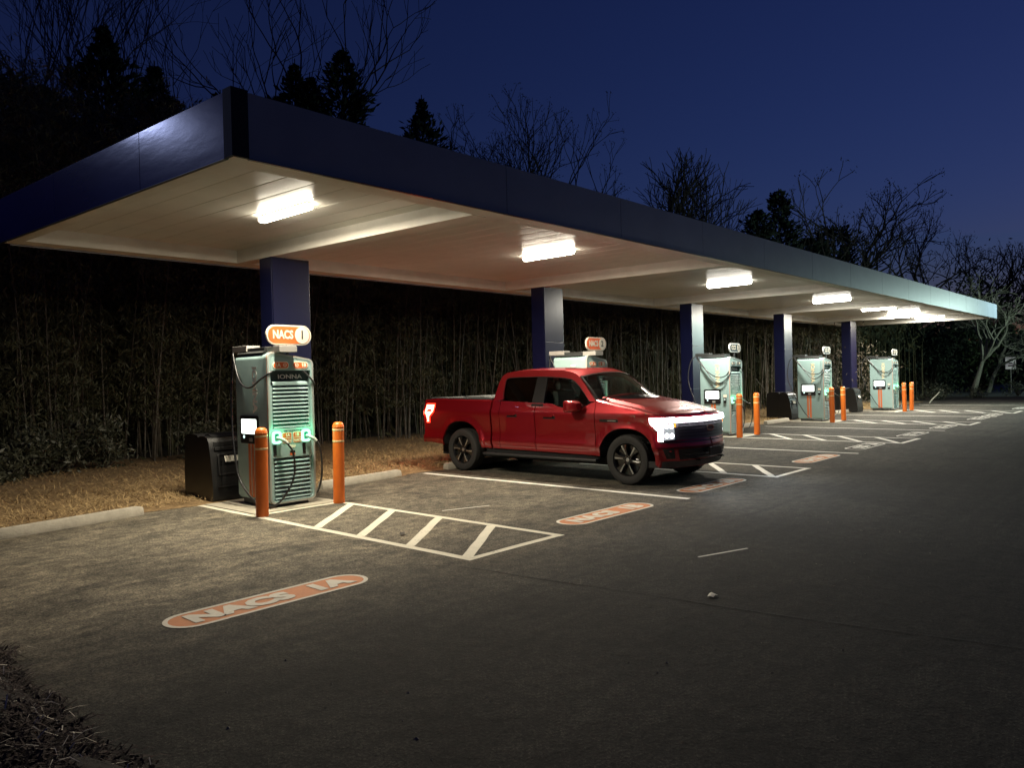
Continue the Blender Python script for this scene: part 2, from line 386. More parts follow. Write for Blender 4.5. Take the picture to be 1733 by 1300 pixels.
# foreground planting bed, lower left corner
rows = []
for j in range(30):
    y = 0.6 + j*.215
    xe = 1.42 + wob(y,.04,1) - max(0, y-6.0)*1.1 - max(0, 4.6-y)*.045
    rows.append([(xe - i*.16, y, (.002 if i == 0 else .05) + .035*math.sin(i*1.3+j*.9)*(i > 0) + rnd.uniform(0,.025)*(i > 0)) for i in range(22)])
g = MB(); g.grid(rows); structure(g.build("mulch_bed", M_bark, smooth=70))
def chip_at(r):
    y = r.uniform(.8, 6.9); xe = 1.40+wob(y,.04,1)-max(0,y-6.0)*1.1-max(0,4.6-y)*.045
    x = xe - abs(r.gauss(0,.75))+.05
    return (x, y, .05 if x < xe-.1 else .015)
strands("bark_mulch", M_chip, 16000, chip_at, (.05,.16), (.003,.008), 8, "dark shredded bark mulch in the near left corner bed", .16, .010, "mulch")
strands("pale_needles", M_chip_pale, 520, chip_at, (.05,.16), (.0022,.0042), 9, "few pale dry needles scattered over the dark mulch", .35, .035, "needles")

# ------------------------------------------------------------------ painted markings (sheets 4 mm above the asphalt)
ZP = .008
def strip(name, a, b, w, m=None):
    a = Vector((*a, ZP)); b = Vector((*b, ZP)); d = (b-a).normalized(); n = Vector((-d.y, d.x, 0))*w/2
    g = MB(); k = max(2, int((b-a).length/.25)); r = random.Random(int(a.x*100+a.y*7))
    L = [a+(b-a)*i/k-n*(1+r.uniform(-.10,.10)) for i in range(k+1)]; U = [a+(b-a)*i/k+n*(1+r.uniform(-.10,.10)) for i in range(k+1)]
    g.grid([L, U]); return g
def stall_line(a, b, w=.10):
    structure(strip("stall_line", a, b, w).build("stall_line", M_white_line2, fix=False))
stall_line((9.57, 10.95), (9.59, 5.40)); stall_line((16.70, 10.6), (16.70, 5.42)); stall_line((23.82, 10.6), (23.82, 5.42)); stall_line((30.93, 10.6), (30.9, 5.42)); stall_line((40.2,10.2),(40.2,5.4))
def hatch(x0, x1, yb, m):
    g = MB(); y0 = 5.34
    def bar(a, b, w, z=0.0):
        s = strip("x", a, b, w); g.add([(p[0], p[1], p[2]+z) for p in s.v], s.f)
    bar((x0, yb), (x0, y0-.05), .092); bar((x1, 9.42), (x1, y0-.05), .092); bar((x0+.05, y0), (x1-.05, y0), .092, .0005)
    if yb > 9.5: bar((x0+.05, 9.42), (x1-.05, 9.42), .10, .0005)
    for k in range(4): bar((x0+.03, 5.38+.86*k+.03), (x1-.03, 6.33+.93*k), .112, .001)
    structure(g.build("hatch_marking", m, fix=False))
hatch(5.22, 6.60, 10.95, M_white_line); hatch(12.36, 13.75, 9.4, M_white_line2); hatch(19.45, 20.90, 10.6, M_white_line2)
hatch(26.35, 27.75, 10.6, M_white_line2); hatch(33.5, 35.2, 10.4, M_white_line2)
def pavement_pill(x, y, w, t1, t2, style, label):
    t = thing("pavement_marking", (x, y, 0), label, "pavement marking"); t["kind"] = "structure"
    fn = lambda a, b, d: (a, b, d); h = w*.235
    o = stadium(0,0,w,h,14); i = stadium(0,0,w-.075,h-.075,14)
    if style == "orange":
        g = MB(); g.ring(o, i, fn, ZP, ZP+.0005); g.build("border", M_pill_white, t)
        g = MB(); g.poly([(p[0],p[1],ZP-.001) for p in i]); g.build("field", M_pill_orange, t, fix=False)
        lm = M_pill_white
    else:
        g = MB(); g.ring(o, i, fn, ZP, ZP+.0005)
        g.build("border", M_white_line2, t); lm = M_white_line2
    for body, cx, s in ((t1, -.16*w, 1.0), (t2, .29*w, 1.0)):
        text("lettering", body, h*.70, lm, t, frame((cx, -.01, ZP+.003), (1,0,0), (0,1,0)), bold=.020, extrude=.0004, sx=1.08, sp=1.06)
for i,(x, y, w, a, b, st, lb) in enumerate([
 (3.30, 5.66, 1.78, "NACS", "1A", "orange", "orange painted pill reading NACS 1A on the near asphalt"),
 (8.03, 5.69, 1.82, "NACS", "1B", "orange", "orange painted pill reading NACS 1B beside the hatched triangle"),
 (10.98, 5.76, 1.80, "NACS", "2A", "orange", "orange painted pill reading NACS 2A in front of the red truck"),
 (15.40, 5.80, 1.80, "NACS", "2B", "orange", "orange painted pill reading NACS 2B beyond the truck's nose"),
 (18.42, 5.82, 1.84, "CCS", "3A", "white", "white outlined painted pill reading CCS 3A, nearest of the white ones"),
 (22.25, 5.82, 1.84, "CCS", "3B", "white", "white outlined painted pill reading CCS 3B, second of the white ones"),
 (25.35, 5.80, 1.84, "CCS", "4A", "white", "white outlined painted pill reading CCS 4A, third of the white ones"),
 (29.95, 5.78, 1.84, "CCS", "4B", "white", "white outlined painted pill reading CCS 4B, fourth of the white ones"),
 (32.0, 5.75, 1.84, "CCS", "5A", "white", "white outlined painted pill reading CCS 5A, fifth of the white ones"),
 (37.6, 5.72, 1.84, "CCS", "5B", "white", "white outlined painted pill reading CCS 5B, farthest of the white ones")]):
    pavement_pill(x, y, w, a, b, st, lb)
for a, b in (((6.94,7.60),(7.60,7.36)), ((6.58,3.62),(7.19,3.41))):
    structure(strip("x", a, b, .028).build("chalk_mark", M_white_line2, fix=False))
# paving seam: low step where the old patch meets the new
seam = [(4.75,5.6),(4.98,5.10),(5.06,4.4),(5.22,3.4),(5.30,2.6),(5.43,1.8),(5.60,.9),(5.72,0),(5.9,-1.2)]
sp_ = spline([(x, y, .0) for x, y in seam], 8); g = MB()
rr = random.Random(3)
g.grid([[(p.x-.002-rr.uniform(0,.008), p.y, .0085) for p in sp_], [(p.x+.002+rr.uniform(0,.006), p.y, .0085) for p in sp_]])
structure(g.build("seam", mat("tar_seam", (.014,.0135,.013), .9, bump=.5), fix=False))
# loose grit on the asphalt
g = MB(); r = random.Random(14)
for _ in range(420):
    x = r.uniform(1.6, 9); y = r.uniform(1.5, 9.0); s_ = r.uniform(.003,.009)*(1.6 if r.random() < .08 else 1)
    if x > 5 and r.random() < .5: continue
    P = [(x+s_*r.uniform(.7,1.5)*math.cos(a), y+s_*r.uniform(.7,1.3)*math.sin(a)) for a in (0,1.3,2.5,3.8,5.1)]
    g.add([(a, b, .004) for a, b in P]+[(x, y, .004+s_*.9)], [(0,1,5),(1,2,5),(2,3,5),(3,4,5),(4,0,5)])
tag(g.build("loose_grit", mat("grit_stone", (.16,.145,.12), .9, noise=.5, scale=30), fix=False), "scattered loose grit and tiny stones over the near asphalt", "grit", kind="stuff")
# concrete pads under the stations
def pad(x, w=1.30):
    g = MB(); g.box((x-w/2, 9.50, .0), (x+w/2+.05, 10.98, .012)); structure(g.build("concrete_pad", M_pad))
for x in (5.94, 13.1, 20.1, 27.0, 34.5): pad(x)

# ------------------------------------------------------------------ wheel stops
def wheel_stop(x, y, rz, label):
    g = MB(); L = 1.83
    prof = [(-.085,0),(.085,0),(.080,.06),(.055,.125),(-.055,.125),(-.080,.06)]
    xs = [-L/2, -L/2+.05, -L/4, 0, L/4, L/2-.05, L/2]
    r = random.Random(int(x*31))
    rows = [[(px, a*(.80 if k in (0,6) else 1), .004+b*(.88 if k in (0,6) else 1)+r.uniform(-.003,.003)*(b > .01)) for a, b in prof] for k, px in enumerate(xs)]
    g.grid(rows, close=True); g.poly(rows[0][::-1]); g.poly(rows[-1])
    o = g.build("wheel_stop", M_concrete, smooth=35, bevel=.008); o.location = (x, y, 0); o.rotation_euler.z = rz
    tag(o, label, "wheel stop", "concrete wheel stops along the straw bed")
wheel_stop(3.46, 10.72, R(10), "concrete wheel stop lying nearest, left of the first charger")
wheel_stop(8.13, 10.95, R(6), "concrete wheel stop between the first charger and the red truck")
wheel_stop(11.12, 11.08, R(2), "concrete wheel stop behind the red truck's rear wheel")
wheel_stop(15.3, 11.0, R(1), "concrete wheel stop hidden beyond the red truck's hood")
wheel_stop(18.6, 11.0, 0, "concrete wheel stop at the foot of the third column")
wheel_stop(23.0, 11.0, R(-4), "concrete wheel stop right behind the third charger's outer post")
wheel_stop(25.55, 10.95, 0, "concrete wheel stop in front of the bin by the fourth charger")
wheel_stop(29.6, 11.1, R(-2), "concrete wheel stop just right of the fourth charger's outer post")
wheel_stop(32.4, 11.1, 0, "concrete wheel stop in front of the farthest bin")

# ------------------------------------------------------------------ canopy
X0, X1, Y0, Y1 = 3.60, 40.0, 6.69, 13.0
ZL, ZC, ZT = 3.91, 4.13, 4.52
def wp(x, y, z):
    fx = (x-X0)/(X1-X0); fy = (y-Y0)/(Y1-Y0)
    return (x-(.30+.40*fx)*fy, y+(.24+.12*fy)*fx, z)
can = thing("canopy", (X0, Y0, 0), "long flat roofed charging canopy with dark blue fascia on five navy columns", "canopy")
def cfn(x, y, z):
    p = wp(x, y, z); return (p[0]-X0, p[1]-Y0, p[2])
COLX = [7.26, 14.40, 21.43, 28.33, 35.52]
# soffit lips (flat border strips) and beams
g = MB()
for lo, hi in (((X0+.02,Y0+.02,ZL),(X1-.02,Y0+.38,ZC+.05)), ((X0+.02,Y1-.36,ZL),(X1-.02,Y1-.02,ZC+.05)), ((X0+.02,Y0+.381,ZL),(X0+.24,Y1-.361,ZC+.05)), ((X1-.24,Y0+.381,ZL),(X1-.02,Y1-.361,ZC+.05))):
    g.box(lo, hi, fn=cfn)
g.build("soffit_border", M_lip, can)
for cx in COLX:
    g = MB(); g.box((cx-.10, Y0+.382, ZL-.004), (cx+.16, Y1-.362, ZC+.04), fn=cfn); g.build("beam", M_lip, can)
# ribbed ceiling pans: shallow waves across x
g = MB(); xs = []
x = X0+.1
while x < X1-.42:
    for q in (0, .012, .07, .14, .20, .26, .33, .388): xs.append((x+q, .006 if q == 0 else -.0015*(1-((q-.2)/.2)**2)))
    x += .40
g.grid([[cfn(x, Y0+.1, ZC+dz) for x, dz in xs], [cfn(x, Y1-.1, ZC+dz) for x, dz in xs]])
g.build("ceiling_pans", M_soffit, can, smooth=25, fix=False)
g = MB(); g.box((X0+.05, Y0+.05, ZC+.06), (X1-.05, Y1-.05, ZT-.06), fn=cfn); g.build("roof_deck", M_dkgrey, can)
# fascia panels
def fascia(name, a, b, m, wave=0.0):
    d = .03; z0, z1 = ZL-.02, ZT; ax = abs(b[0]-a[0]) > abs(b[1]-a[1])
    P = [a, b, (b[0]+(0 if ax else d*(1 if X0+9 > a[0] else -1)), b[1]+(d*(1 if a[1] < 9 else -1) if ax else 0)), (a[0]+(0 if ax else d*(1 if X0+9 > a[0] else -1)), a[1]+(d*(1 if a[1] < 9 else -1) if ax else 0))]
    g = MB(); g.add([cfn(x, y, z0) for x, y in P]+[cfn(x, y, z1) for x, y in P], [(3,2,1,0),(4,5,6,7),(0,1,5,4),(1,2,6,5),(2,3,7,6),(3,0,4,7)])
    return g.build(name, m, can, bevel=.002)
xx = [X0+.15, 7.4, 10.05, 12.7, 15.35, 18.0, 20.65, 23.3, 25.95, 28.6, 31.25, 33.9, 36.0, 38.0, X1]
for a, b in zip(xx[:-1], xx[1:]): fascia("fascia_panel", (a+.004, Y0), (b-.004, Y0), M_fascia)
yy = [Y0+.12, 8.55, 10.9, Y1]
for a, b in zip(yy[:-1], yy[1:]): fascia("end_fascia_panel", (X0, a+.004), (X0, b-.004), M_fascia_end)
for a, b in zip(xx[:-1:2], xx[2::2]): fascia("fascia_panel", (a+.004, Y1), (b-.004, Y1), M_fascia)
fascia("end_fascia_panel", (X1, Y0), (X1, Y1), M_fascia)
g = MB()
g.box((X0-.022, Y0-.022, ZL-.022), (X0+.15, Y0+.012, ZT+.012), fn=cfn); g.box((X0-.022, Y0+.0125, ZL-.022), (X0+.012, Y0+.12, ZT+.012), fn=cfn)
g.build("corner_trim", M_corner, can)
g = MB()
g.box((X0+.16, Y0-.018, ZL-.028), (X1, Y0+.022, ZL-.021), fn=cfn); g.box((X0-.018, Y0+.13, ZL-.028), (X0+.022, Y1, ZL-.021), fn=cfn)
g.build("drip_edge", M_black, can)
for cx in COLX:
    px, py = cx-X0, 11.65-Y0
    g = MB(); g.box((px-.355, py+.02, 0), (px-.075, py+.385, ZC-.005)); g.box((px-.075, py+.02, 0), (px+.34, py+.37, ZL-.03))
    col = g.build("column", M_navy, can, bevel=.006)
    for z0, z1 in ((0.0, 1.30), (1.306, 2.60), (2.606, 3.90)):
        g = MB(); g.box((px-.345, py-.012, z0), (px+.365, py+.018, z1)); g.build("cladding_panel", M_navy, col, bevel=.004)

# ------------------------------------------------------------------ lamps under the canopy
def ceiling_light(x, y, z, label, tube=None):
    t = thing("ceiling_light", (x, y, z), label, "ceiling light", "strip lights under the canopy")
    g = MB(); g.box((-.048, -.60, .0565), (.048, .60, .068)); g.build("housing", M_housing, t, bevel=.006)
    g = MB()
    prof = [(-.056,.056),(-.060,.012),(-.042,-.010),(.042,-.010),(.060,.012),(.056,.056)]
    rows = [[(a*s, yy_, b if s == 1 else .03+b*.5) for a, b in prof] for yy_, s in ((-.605,.8),(-.58,1),(.58,1),(.605,.8))]
    g.grid(rows); g.poly(rows[0]); g.poly(rows[-1][::-1]); g.build("diffuser", M_tube if x < 14 else M_tube_w, t, smooth=40)
    for yb in (-.45, .45):
        g = MB(); g.box((-.02, yb-.015, .0682), (.02, yb+.015, ZC-.006-z)); g.build("bracket", M_housing, t)
    ld = bpy.data.lights.new("strip_lamp", 'AREA'); ld.shape = 'RECTANGLE'; ld.size = .14; ld.size_y = 1.18
    ld.energy = 405; ld.color = (1.0, .89, .69) if x < 14 else (1.0, .94, .80)
    lo = bpy.data.objects.new("strip_lamp", ld); C.objects.link(lo); lo.parent = t; lo.location = (0, 0, -.014)
for x, lb in ((5.71,"glowing strip light under the canopy, nearest, over the first charger"),(11.33,"glowing strip light over the red truck's cab"),(18.78,"glowing strip light between the second and third columns"),(26.2,"glowing strip light between the third and fourth columns"),(31.45,"glowing strip light half hidden behind the fourth beam"),(34.8,"glowing strip light beside the fifth column's beam"),(38.75,"glowing strip light at the far end of the canopy")):
    ceiling_light(x, 9.26 if x < 30 else 9.36, 4.045, lb)

# ------------------------------------------------------------------ assumed lamp posts outside the picture, added to light the canopy ends and far trees
def assumed_flood_pole(x, y, h, target, energy, colr, ang, label, size=.12):
    t = thing("assumed_lamp_post", (x, y, 0), label, "lamp post")
    g = MB(); g.tube([(0,0,0),(0,0,h*.5),(0,0,h)], [.09,.075,.06], 12); g.lathe([(.16,0),(.16,.03),(.10,.05)], 12); g.build("pole", M_dkgrey, t, smooth=40)
    d = (Vector(target)-Vector((x,y,h))).normalized()
    q = d.to_track_quat('-Z', 'Y')
    hd = MB(); hd.box((-.2,-.16,.0), (.2,.16,.10)); hd.v = [tuple(q @ Vector(v) + Vector((0,0,h)) + d*.12) for v in hd.v]
    h_ = hd.build("lamp_head", M_dkgrey, t, bevel=.01)
    ln = MB(); ln.box((-.17,-.13,-.012), (.17,.13,-.002)); ln.v = [tuple(q @ Vector(v) + Vector((0,0,h)) + d*.12) for v in ln.v]
    ln.build("lens", emitter("flood_lens", colr, 20), h_)
    ld = bpy.data.lights.new("floodlight", 'SPOT'); ld.energy = energy; ld.color = colr; ld.spot_size = R(ang); ld.spot_blend = .6; ld.shadow_soft_size = size
    lo = bpy.data.objects.new("floodlight", ld); C.objects.link(lo); lo.parent = t
    lo.location = Vector((0,0,h))+d*.16; lo.rotation_euler = q.to_euler()
assumed_flood_pole(40.6, 2.6, 4.2, (38.6, 7.0, 3.8), 2300, (.70, 1.0, .90), 168, "assumed grey floodlight post before the far end of the canopy")  # unseen post, assumed from the bright far stretch of fascia
assumed_flood_pole(51.0, 2.0, 6.0, (55.5, 11.0, 2.6), 1300, (.72, 1.0, .80), 75, "assumed grey floodlight post before the pale trees past the lot")  # unseen post added so the far bare trees are lit
assumed_flood_pole(-4.4, 24.6, 10.4, (3.6, 8.0, 4.25), 520, (.50, .58, 1.0), 26, "assumed grey street lamp behind the left end of the canopy")  # unseen lamp, assumed from the bluish streak on the left end fascia
assumed_flood_pole(-2.2, 29.5, 7.5, (3.4, 12.2, 4.2), 380, (.30, .16, 1.0), 22, "violet lit sign lamp behind the left trees")  # unseen violet lamp added to tint the left end fascia purple
# ------------------------------------------------------------------ charging stations
def badge_text(body, size, m, parent, x, y, z, bold=.004):
    return text("lettering", body, size, m, parent, frame((x, y, z), (1,0,0), (0,0,1)), bold=bold, extrude=.001)
def station(x, num, style, label):
    y0 = 10.17
    t = thing("charging_station", (x, y0, 0), label, "charging station", "charging stations under the canopy")
    nacs = style == "NACS"
    F = lambda a, b, d: (a, d, b)            # front plane mapping (x, z, y)
    g = MB(); g.box((-.31, -.34, .012), (.31, .40, .10)); g.build("plinth", M_dkgrey, t, bevel=.008)
    # cabinet: monoslope top, rounded
    outer = rrect(-.352, .09, .352, 2.185, .075, 5, .085)
    g = MB(); g.prism(outer, F, -.36, .46); g.build("cabinet", M_teal, t, smooth=40, bevel=.01)
    o = rrect(-.370, .06, .370, 2.205, .085, 6, .09); i = rrect(-.325, .105, .325, 2.158, .050, 6, .085)
    g = MB(); g.ring(o, i, F, -.455, -.365); fr = g.build("front_frame", M_teal, t, smooth=40, bevel=.006)
    o2 = rrect(-.372, .058, .372, 2.207, .086, 6, .09); i2 = rrect(-.364, .066, .364, 2.199, .082, 6, .09)
    g = MB(); g.ring(o2, i2, F, -.440, -.428); g.build("accent_line", M_orange_line, fr)
    o3 = rrect(-.369, .061, .369, 2.204, .085, 6, .09); i3 = rrect(-.345, .085, .345, 2.180, .065, 6, .085)
    g = MB(); g.ring(o3, i3, F, -.458, -.4555); g.build("edge_trim", M_silver, fr)
    # header panel with two pills
    hp = [(-.322,1.945),(.322,1.945),(.322,2.03)] + [p for p in rrect(-.322,1.945,.322,2.155,.048,6,.085) if p[1] > 2.03]
    g = MB(); g.prism(hp, F, -.452, -.38); hd = g.build("header_panel", M_teal, t, bevel=.004)
    for sx_, body in ((-1, num+"A"), (1, num+"B")):
        cx = sx_*.158
        g = MB(); g.prism(stadium(cx, 2.02, .255, .105), F, -.4575, -.4525); pb = g.build("bay_badge", M_cream if nacs else M_silver, hd)
        g = MB(); g.prism(stadium(cx, 2.02, .232, .083), F, -.4600, -.4576); g.build("badge_field", M_orange if nacs else M_sign_black, pb)
        text("lettering", body, .075, M_cream, pb, frame((cx+sx_*.052, -.4615, 2.02), (1,0,0), (0,0,1)), bold=.003, extrude=.001)
        g = MB(); g.ring(stadium(cx-sx_*.062, 2.022, .058, .052, 6), stadium(cx-sx_*.062, 2.022, .042, .036, 6), F, -.4620, -.4602)
        g.box((cx-sx_*.062-.012, -.4620, 2.012), (cx-sx_*.062+.012, -.4602, 2.02)); g.build("icon", M_cream, pb)
    # dark recess with the name, then louvres
    g = MB(); g.poly([(-.322,-.39,1.945),(.322,-.39,1.945),(.322,-.37,1.79),(-.322,-.37,1.79)]); g.box((-.322,-.372,1.10),(.322,-.366,1.945)); g.box((-.322,-.372,.10),(.322,-.366,.72))
    rc = g.build("recess", M_teal_d, t, fix=False)
    text("lettering", "IONNA", .088, M_letter, rc, frame((.02,-.392,1.855), (1,0,0), (0,.12,1)), bold=.002, extrude=.001, sx=1.35)
    def louvres(z0, z1, n):
        g = MB(); p = (z1-z0)/n
        for k in range(n):
            z = z0+k*p
            pr = [(-.372,z+.000),(-.430,z+.001),(-.446,z+p*.10),(-.438,z+p*.36),(-.410,z+p*.70),(-.385,z+p*.74),(-.372,z+p*.74)]
            vs = [(-.285,a,b) for a, b in pr]+[(.285,a,b) for a, b in pr]; n_ = len(pr)
            g.add(vs, [(q,(q+1) % n_,n_+(q+1) % n_,n_+q) for q in range(n_)]+[tuple(range(n_)),tuple(range(2*n_-1,n_-1,-1))])
        g.box((-.322,-.425,z0),(-.287,-.373,z1)); g.box((.287,-.425,z0),(.322,-.373,z1))
        return g.build("louvre_grille", M_teal, t, smooth=50)
    louvres(1.13, 1.73, 11); louvres(.125, .70, 10)
    g = MB(); rows = [[(xx_, yy_, zz_) for xx_ in (-.285, .285)] for yy_, zz_ in ((-.375,1.795),(-.43,1.785),(-.442,1.77),(-.442,1.735),(-.375,1.732))]
    g.grid(rows); g.build("louvre_hood", M_teal, t, smooth=60)
    g = MB(); g.box((-.322,-.446,.705),(.322,-.37,1.122)); mp = g.build("socket_panel", M_teal, t, bevel=.006)
    text("lettering", "Only 1 use at the same time", .026, M_sign_black, mp, frame((.02,-.449,1.085), (1,0,0), (0,0,1)), bold=.001, extrude=.0005)
    for sx_, a in ((-1, num+"A"), (1, num+"B")):
        cx = sx_*.085
        g = MB(); g.prism(rrect(cx-.075,.905,cx+.075,1.065,.03), F, -.4490, -.4465); sb = g.build("socket_sticker", M_cream if nacs else M_silver, mp)
        g = MB(); g.prism(rrect(cx-.067,.913,cx+.067,1.057,.025), F, -.4510, -.4492); g.build("sticker_field", M_orange if nacs else M_sign_black, sb)
        text("lettering", a, .06, M_cream, sb, frame((cx+sx_*-.01,-.4522,1.022), (1,0,0), (0,0,1)), bold=.002, extrude=.0005)
        text("lettering", style, .048, M_cream, sb, frame((cx,-.4522,.942), (1,0,0), (0,0,1)), bold=.0015, extrude=.0005)
        g = MB(); g.box((cx-.07,-.4522,.980),(cx+.07,-.4512,.986)); g.build("divider", M_cream, sb)
        # glowing socket ring, plug and handle
        px = sx_*.235 - .02
        sq = rrect(px-.072,.912,px+.072,1.092,.045); si = rrect(px-.036,.948,px+.036,1.055,.018)
        g = MB(); g.ring(sq, si, F, -.475, -.447); lg = g.build("socket_ring", M_led, mp, bevel=.004)
        g = MB(); g.prism(rrect(px-.035,.949,px+.035,1.054,.018), F, -.462, -.448); g.build("socket_core", M_led_in, lg)
        g = MB(); g.tube([(px+.005,-.462,.995),(px+.03,-.51,.985),(px+.07,-.57,.950),(px+.09,-.60,.915)], [.026,.028,.024,.020], 10); g.build("plug_handle", M_ltgrey if nacs else M_dkgrey, t, smooth=50)
        ld = bpy.data.lights.new("socket_glow", 'POINT'); ld.energy = 2.0; ld.color = (.10,1.0,.42); ld.shadow_soft_size = .03
        lo = bpy.data.objects.new("socket_glow", ld); C.objects.link(lo); lo.parent = t; lo.location = (px, -.53, 1.06)
        g = MB(); g.box((px-.05,-.452,.745),(px+.0,-.4465,.90)); g.build("plug_slot", M_black, mp)
    g = MB(); g.prism(stadium(0,.862,.105,.042), F, -.4490, -.4465); g.build("notice_pill", M_cream, mp)
    g = MB(); g.box((-.042,-.4490,.765),(.042,-.4465,.80)); g.build("warning_label", M_black, mp); g = MB(); g.box((-.042,-.4490,.735),(.042,-.4465,.762)); g.build("warning_strip", M_orange, mp)
    # left side: name, display, stripes, card reader
    Fs = lambda a, b, d: (d, -a, b)
    text("lettering", "IONNA", .165, M_letter if nacs else M_letter_gold, t, frame((-.3545,-.065,1.685), (0,0,-1), (0,-1,0)), bold=.007, extrude=.0015, sx=1.22)
    g = MB(); g.prism(rrect(-.345,.905,.155,1.305,.03), lambda a,b,d: (d,-a,b), -.366, -.35); ds = g.build("display", M_black, t, bevel=.003)
    g = MB(); g.prism(rrect(-.305,1.045,.110,1.258,.018), Fs, -.3685, -.3662); sc_ = g.build("screen", M_screen, ds)
    for k in range(5):
        w_ = (.10,.14,.08,.12,.06)[k]; g = MB(); g.box((-.3695,.235-w_,1.215-.033*k),(-.3687,.235,1.222-.033*k)) if False else g.box((-.3695,.18,1.215-.033*k),(-.3687,.18+w_,1.222-.033*k)); g.build("screen_text", M_screen_grey, sc_)
    g = MB(); g.lathe([(.024,-.3685),(.024,-.3662)], 14, fn=lambda a,b,h: (h, .24+a, 1.0+b)); g.build("button_light", emitter("button_glow", (.7,1,.92), 1.6), ds)
    g = MB(); g.prism(rrect(-.10,.935,.0,.985,.012), Fs, -.3685, -.3662); g.build("card_slot", M_ltgrey, ds)
    for a, b in ((.085,.150),(-.005,.060)):
        g = MB(); g.box((-.3556,a,.13),(-.3525,b,.90)); st = g.build("side_stripe", mat_stripe, t)
    if not nacs:
        g = MB(); g.box((-.385,-.325,.93),(-.353,-.245,1.07)); cr_ = g.build("card_reader", M_black, t, bevel=.004)
        g = MB(); g.box((-.3885,-.31,1.0),(-.3855,-.26,1.05)); g.build("reader_display", M_screen_grey, cr_)
        g = MB(); g.box((-.3565,-.335,1.085),(-.353,-.235,1.155)); g.build("reader_label", M_cream, t)
    # top: cable arms and sign
    g = MB(); g.prism([(-.34,2.205),(.34,2.12),(.34,2.145),(.02,2.185),(.02,2.285),(-.30,2.285),(-.30,2.23)], F, -.27, .44); g.build("top_housing", M_dkgrey, t, bevel=.01)
    am = M_ltgrey if nacs else M_dkgrey
    g = MB(); g.box((-.315,.20,2.235),(-.10,.62,2.325)); a1 = g.build("cable_arm", am, t, bevel=.008)
    g = MB(); g.box((-.26,-.62+.02,2.20),(.02,-.22,2.29)); g.build("cable_arm", am, t, bevel=.008) if nacs else None
    sx0, sz0, sw, sh = .0, 2.452, .72, .285
    if not nacs: sw, sh = .68, .25
    sy = -.43
    g = MB(); g.box((-.035,sy+.0,2.15),(.0,sy+.03,sz0-sh/2+.03)); g.build("sign_stem", M_dkgrey, t)
    g = MB(); g.prism(stadium(sx0,sz0,sw,sh,14), F, sy-.012, sy+.022); sg = g.build("number_sign", mat_sign_cream if nacs else mat_ccs_edge, t, bevel=.003)
    g = MB(); g.prism(stadium(sx0,sz0,sw-.045,sh-.045,14), F, sy-.016, sy-.0125); g.build("sign_field", mat_sign_orange if nacs else M_sign_black, sg)
    ccx = sx0+sw/2-sh/2-.012
    g = MB(); g.lathe([(sh*.42,sy-.0195),(sh*.42,sy-.0165)], 28, fn=lambda a,b,h: (ccx+a*(1 if nacs else .8), h, sz0+b)); g.build("number_disc", mat_sign_cream, sg)
    text("lettering", num, .175, M_sign_black, sg, frame((ccx,sy-.0215,sz0), (1,0,0), (0,0,1)), bold=.003, extrude=.001)
    text("lettering", style, .165, mat_sign_cream, sg, frame((sx0-.105,sy-.0185,sz0), (1,0,0), (0,0,1)), bold=.006, extrude=.001, sx=.76, sp=1.0)
    # cables
    def cable(pts, r=.0145):
        g = MB(); g.tube(spline(pts, 9), r, 8); g.build("charging_cable", M_cable, t, smooth=60)
    if nacs:
        cable([(-.30,.60,2.24),(-.33,.56,2.16),(-.38,.34,1.86),(-.41,.12,1.73),(-.42,-.10,1.72),(-.41,-.32,1.82),(-.36,-.46,1.90),(-.28,-.43,1.945)])
        cable([(.20,-.43,1.945),(.27,-.47,1.87),(.36,-.47,1.77),(.42,-.36,1.73),(.44,0,1.80),(.36,.45,2.1)])
        cable([(-.165,-.60,.915),(-.11,-.63,.80),(-.085,-.63,.60),(-.12,-.62,.38),(-.24,-.57,.16),(-.36,-.50,.055),(-.44,-.30,.07),(-.47,-.02,.20),(-.46,.26,.45),(-.42,.46,.95),(-.38,.56,1.6),(-.31,.60,2.24)])
        cable([(.305,-.60,.915),(.36,-.60,.80),(.41,-.56,.55),(.42,-.50,.30),(.39,-.42,.13),(.41,-.2,.12),(.44,.15,.5),(.40,.42,1.2),(.30,.50,2.12)])
    else:
        cable([(-.28,.60,2.26),(-.38,.50,2.12),(-.40,.24,1.84),(-.42,.0,1.68),(-.42,-.22,1.64),(-.40,-.38,1.72),(-.31,-.44,1.90),(-.26,-.43,1.945)], .0135)
        cable([(-.30,.58,2.24),(-.39,.40,2.05),(-.41,.16,1.72),(-.42,-.04,1.52),(-.42,-.20,1.49),(-.41,-.34,1.58),(-.36,-.46,1.74),(-.30,-.43,1.93)], .0135)
        cable([(.20,-.43,1.945),(.30,-.50,1.80),(.40,-.48,1.45),(.46,-.40,1.1),(.50,-.30,.8),(.46,.1,.7)], .0135)
        cable([(-.165,-.60,.915),(-.08,-.68,.78),(-.04,-.70,.50),(-.14,-.66,.22),(-.33,-.52,.08),(-.43,-.20,.07),(-.46,.10,.20),(-.47,.34,.55),(-.52,.60,1.1),(-.50,.76,1.6),(-.40,.72,2.1),(-.28,.61,2.27)], .0135)
        cable([(.305,-.60,.915),(.44,-.66,.85),(.58,-.64,.62),(.60,-.60,.38),(.50,-.56,.20),(.36,-.5,.16)], .0135)
    return t
mat_stripe = mat("orange_stripe", (.58,.155,.05), .45, noise=.06)
mat_sign_orange = mat("sign_orange_glow", (.60,.095,.02), .45, emit=(1.0,.20,.03), estr=.03)  # sign faces and rims get a faint added glow; the strip lamps light them
mat_sign_cream = mat("sign_cream_glow", (.50,.465,.385), .5, emit=(1.0,.88,.70), estr=.05)
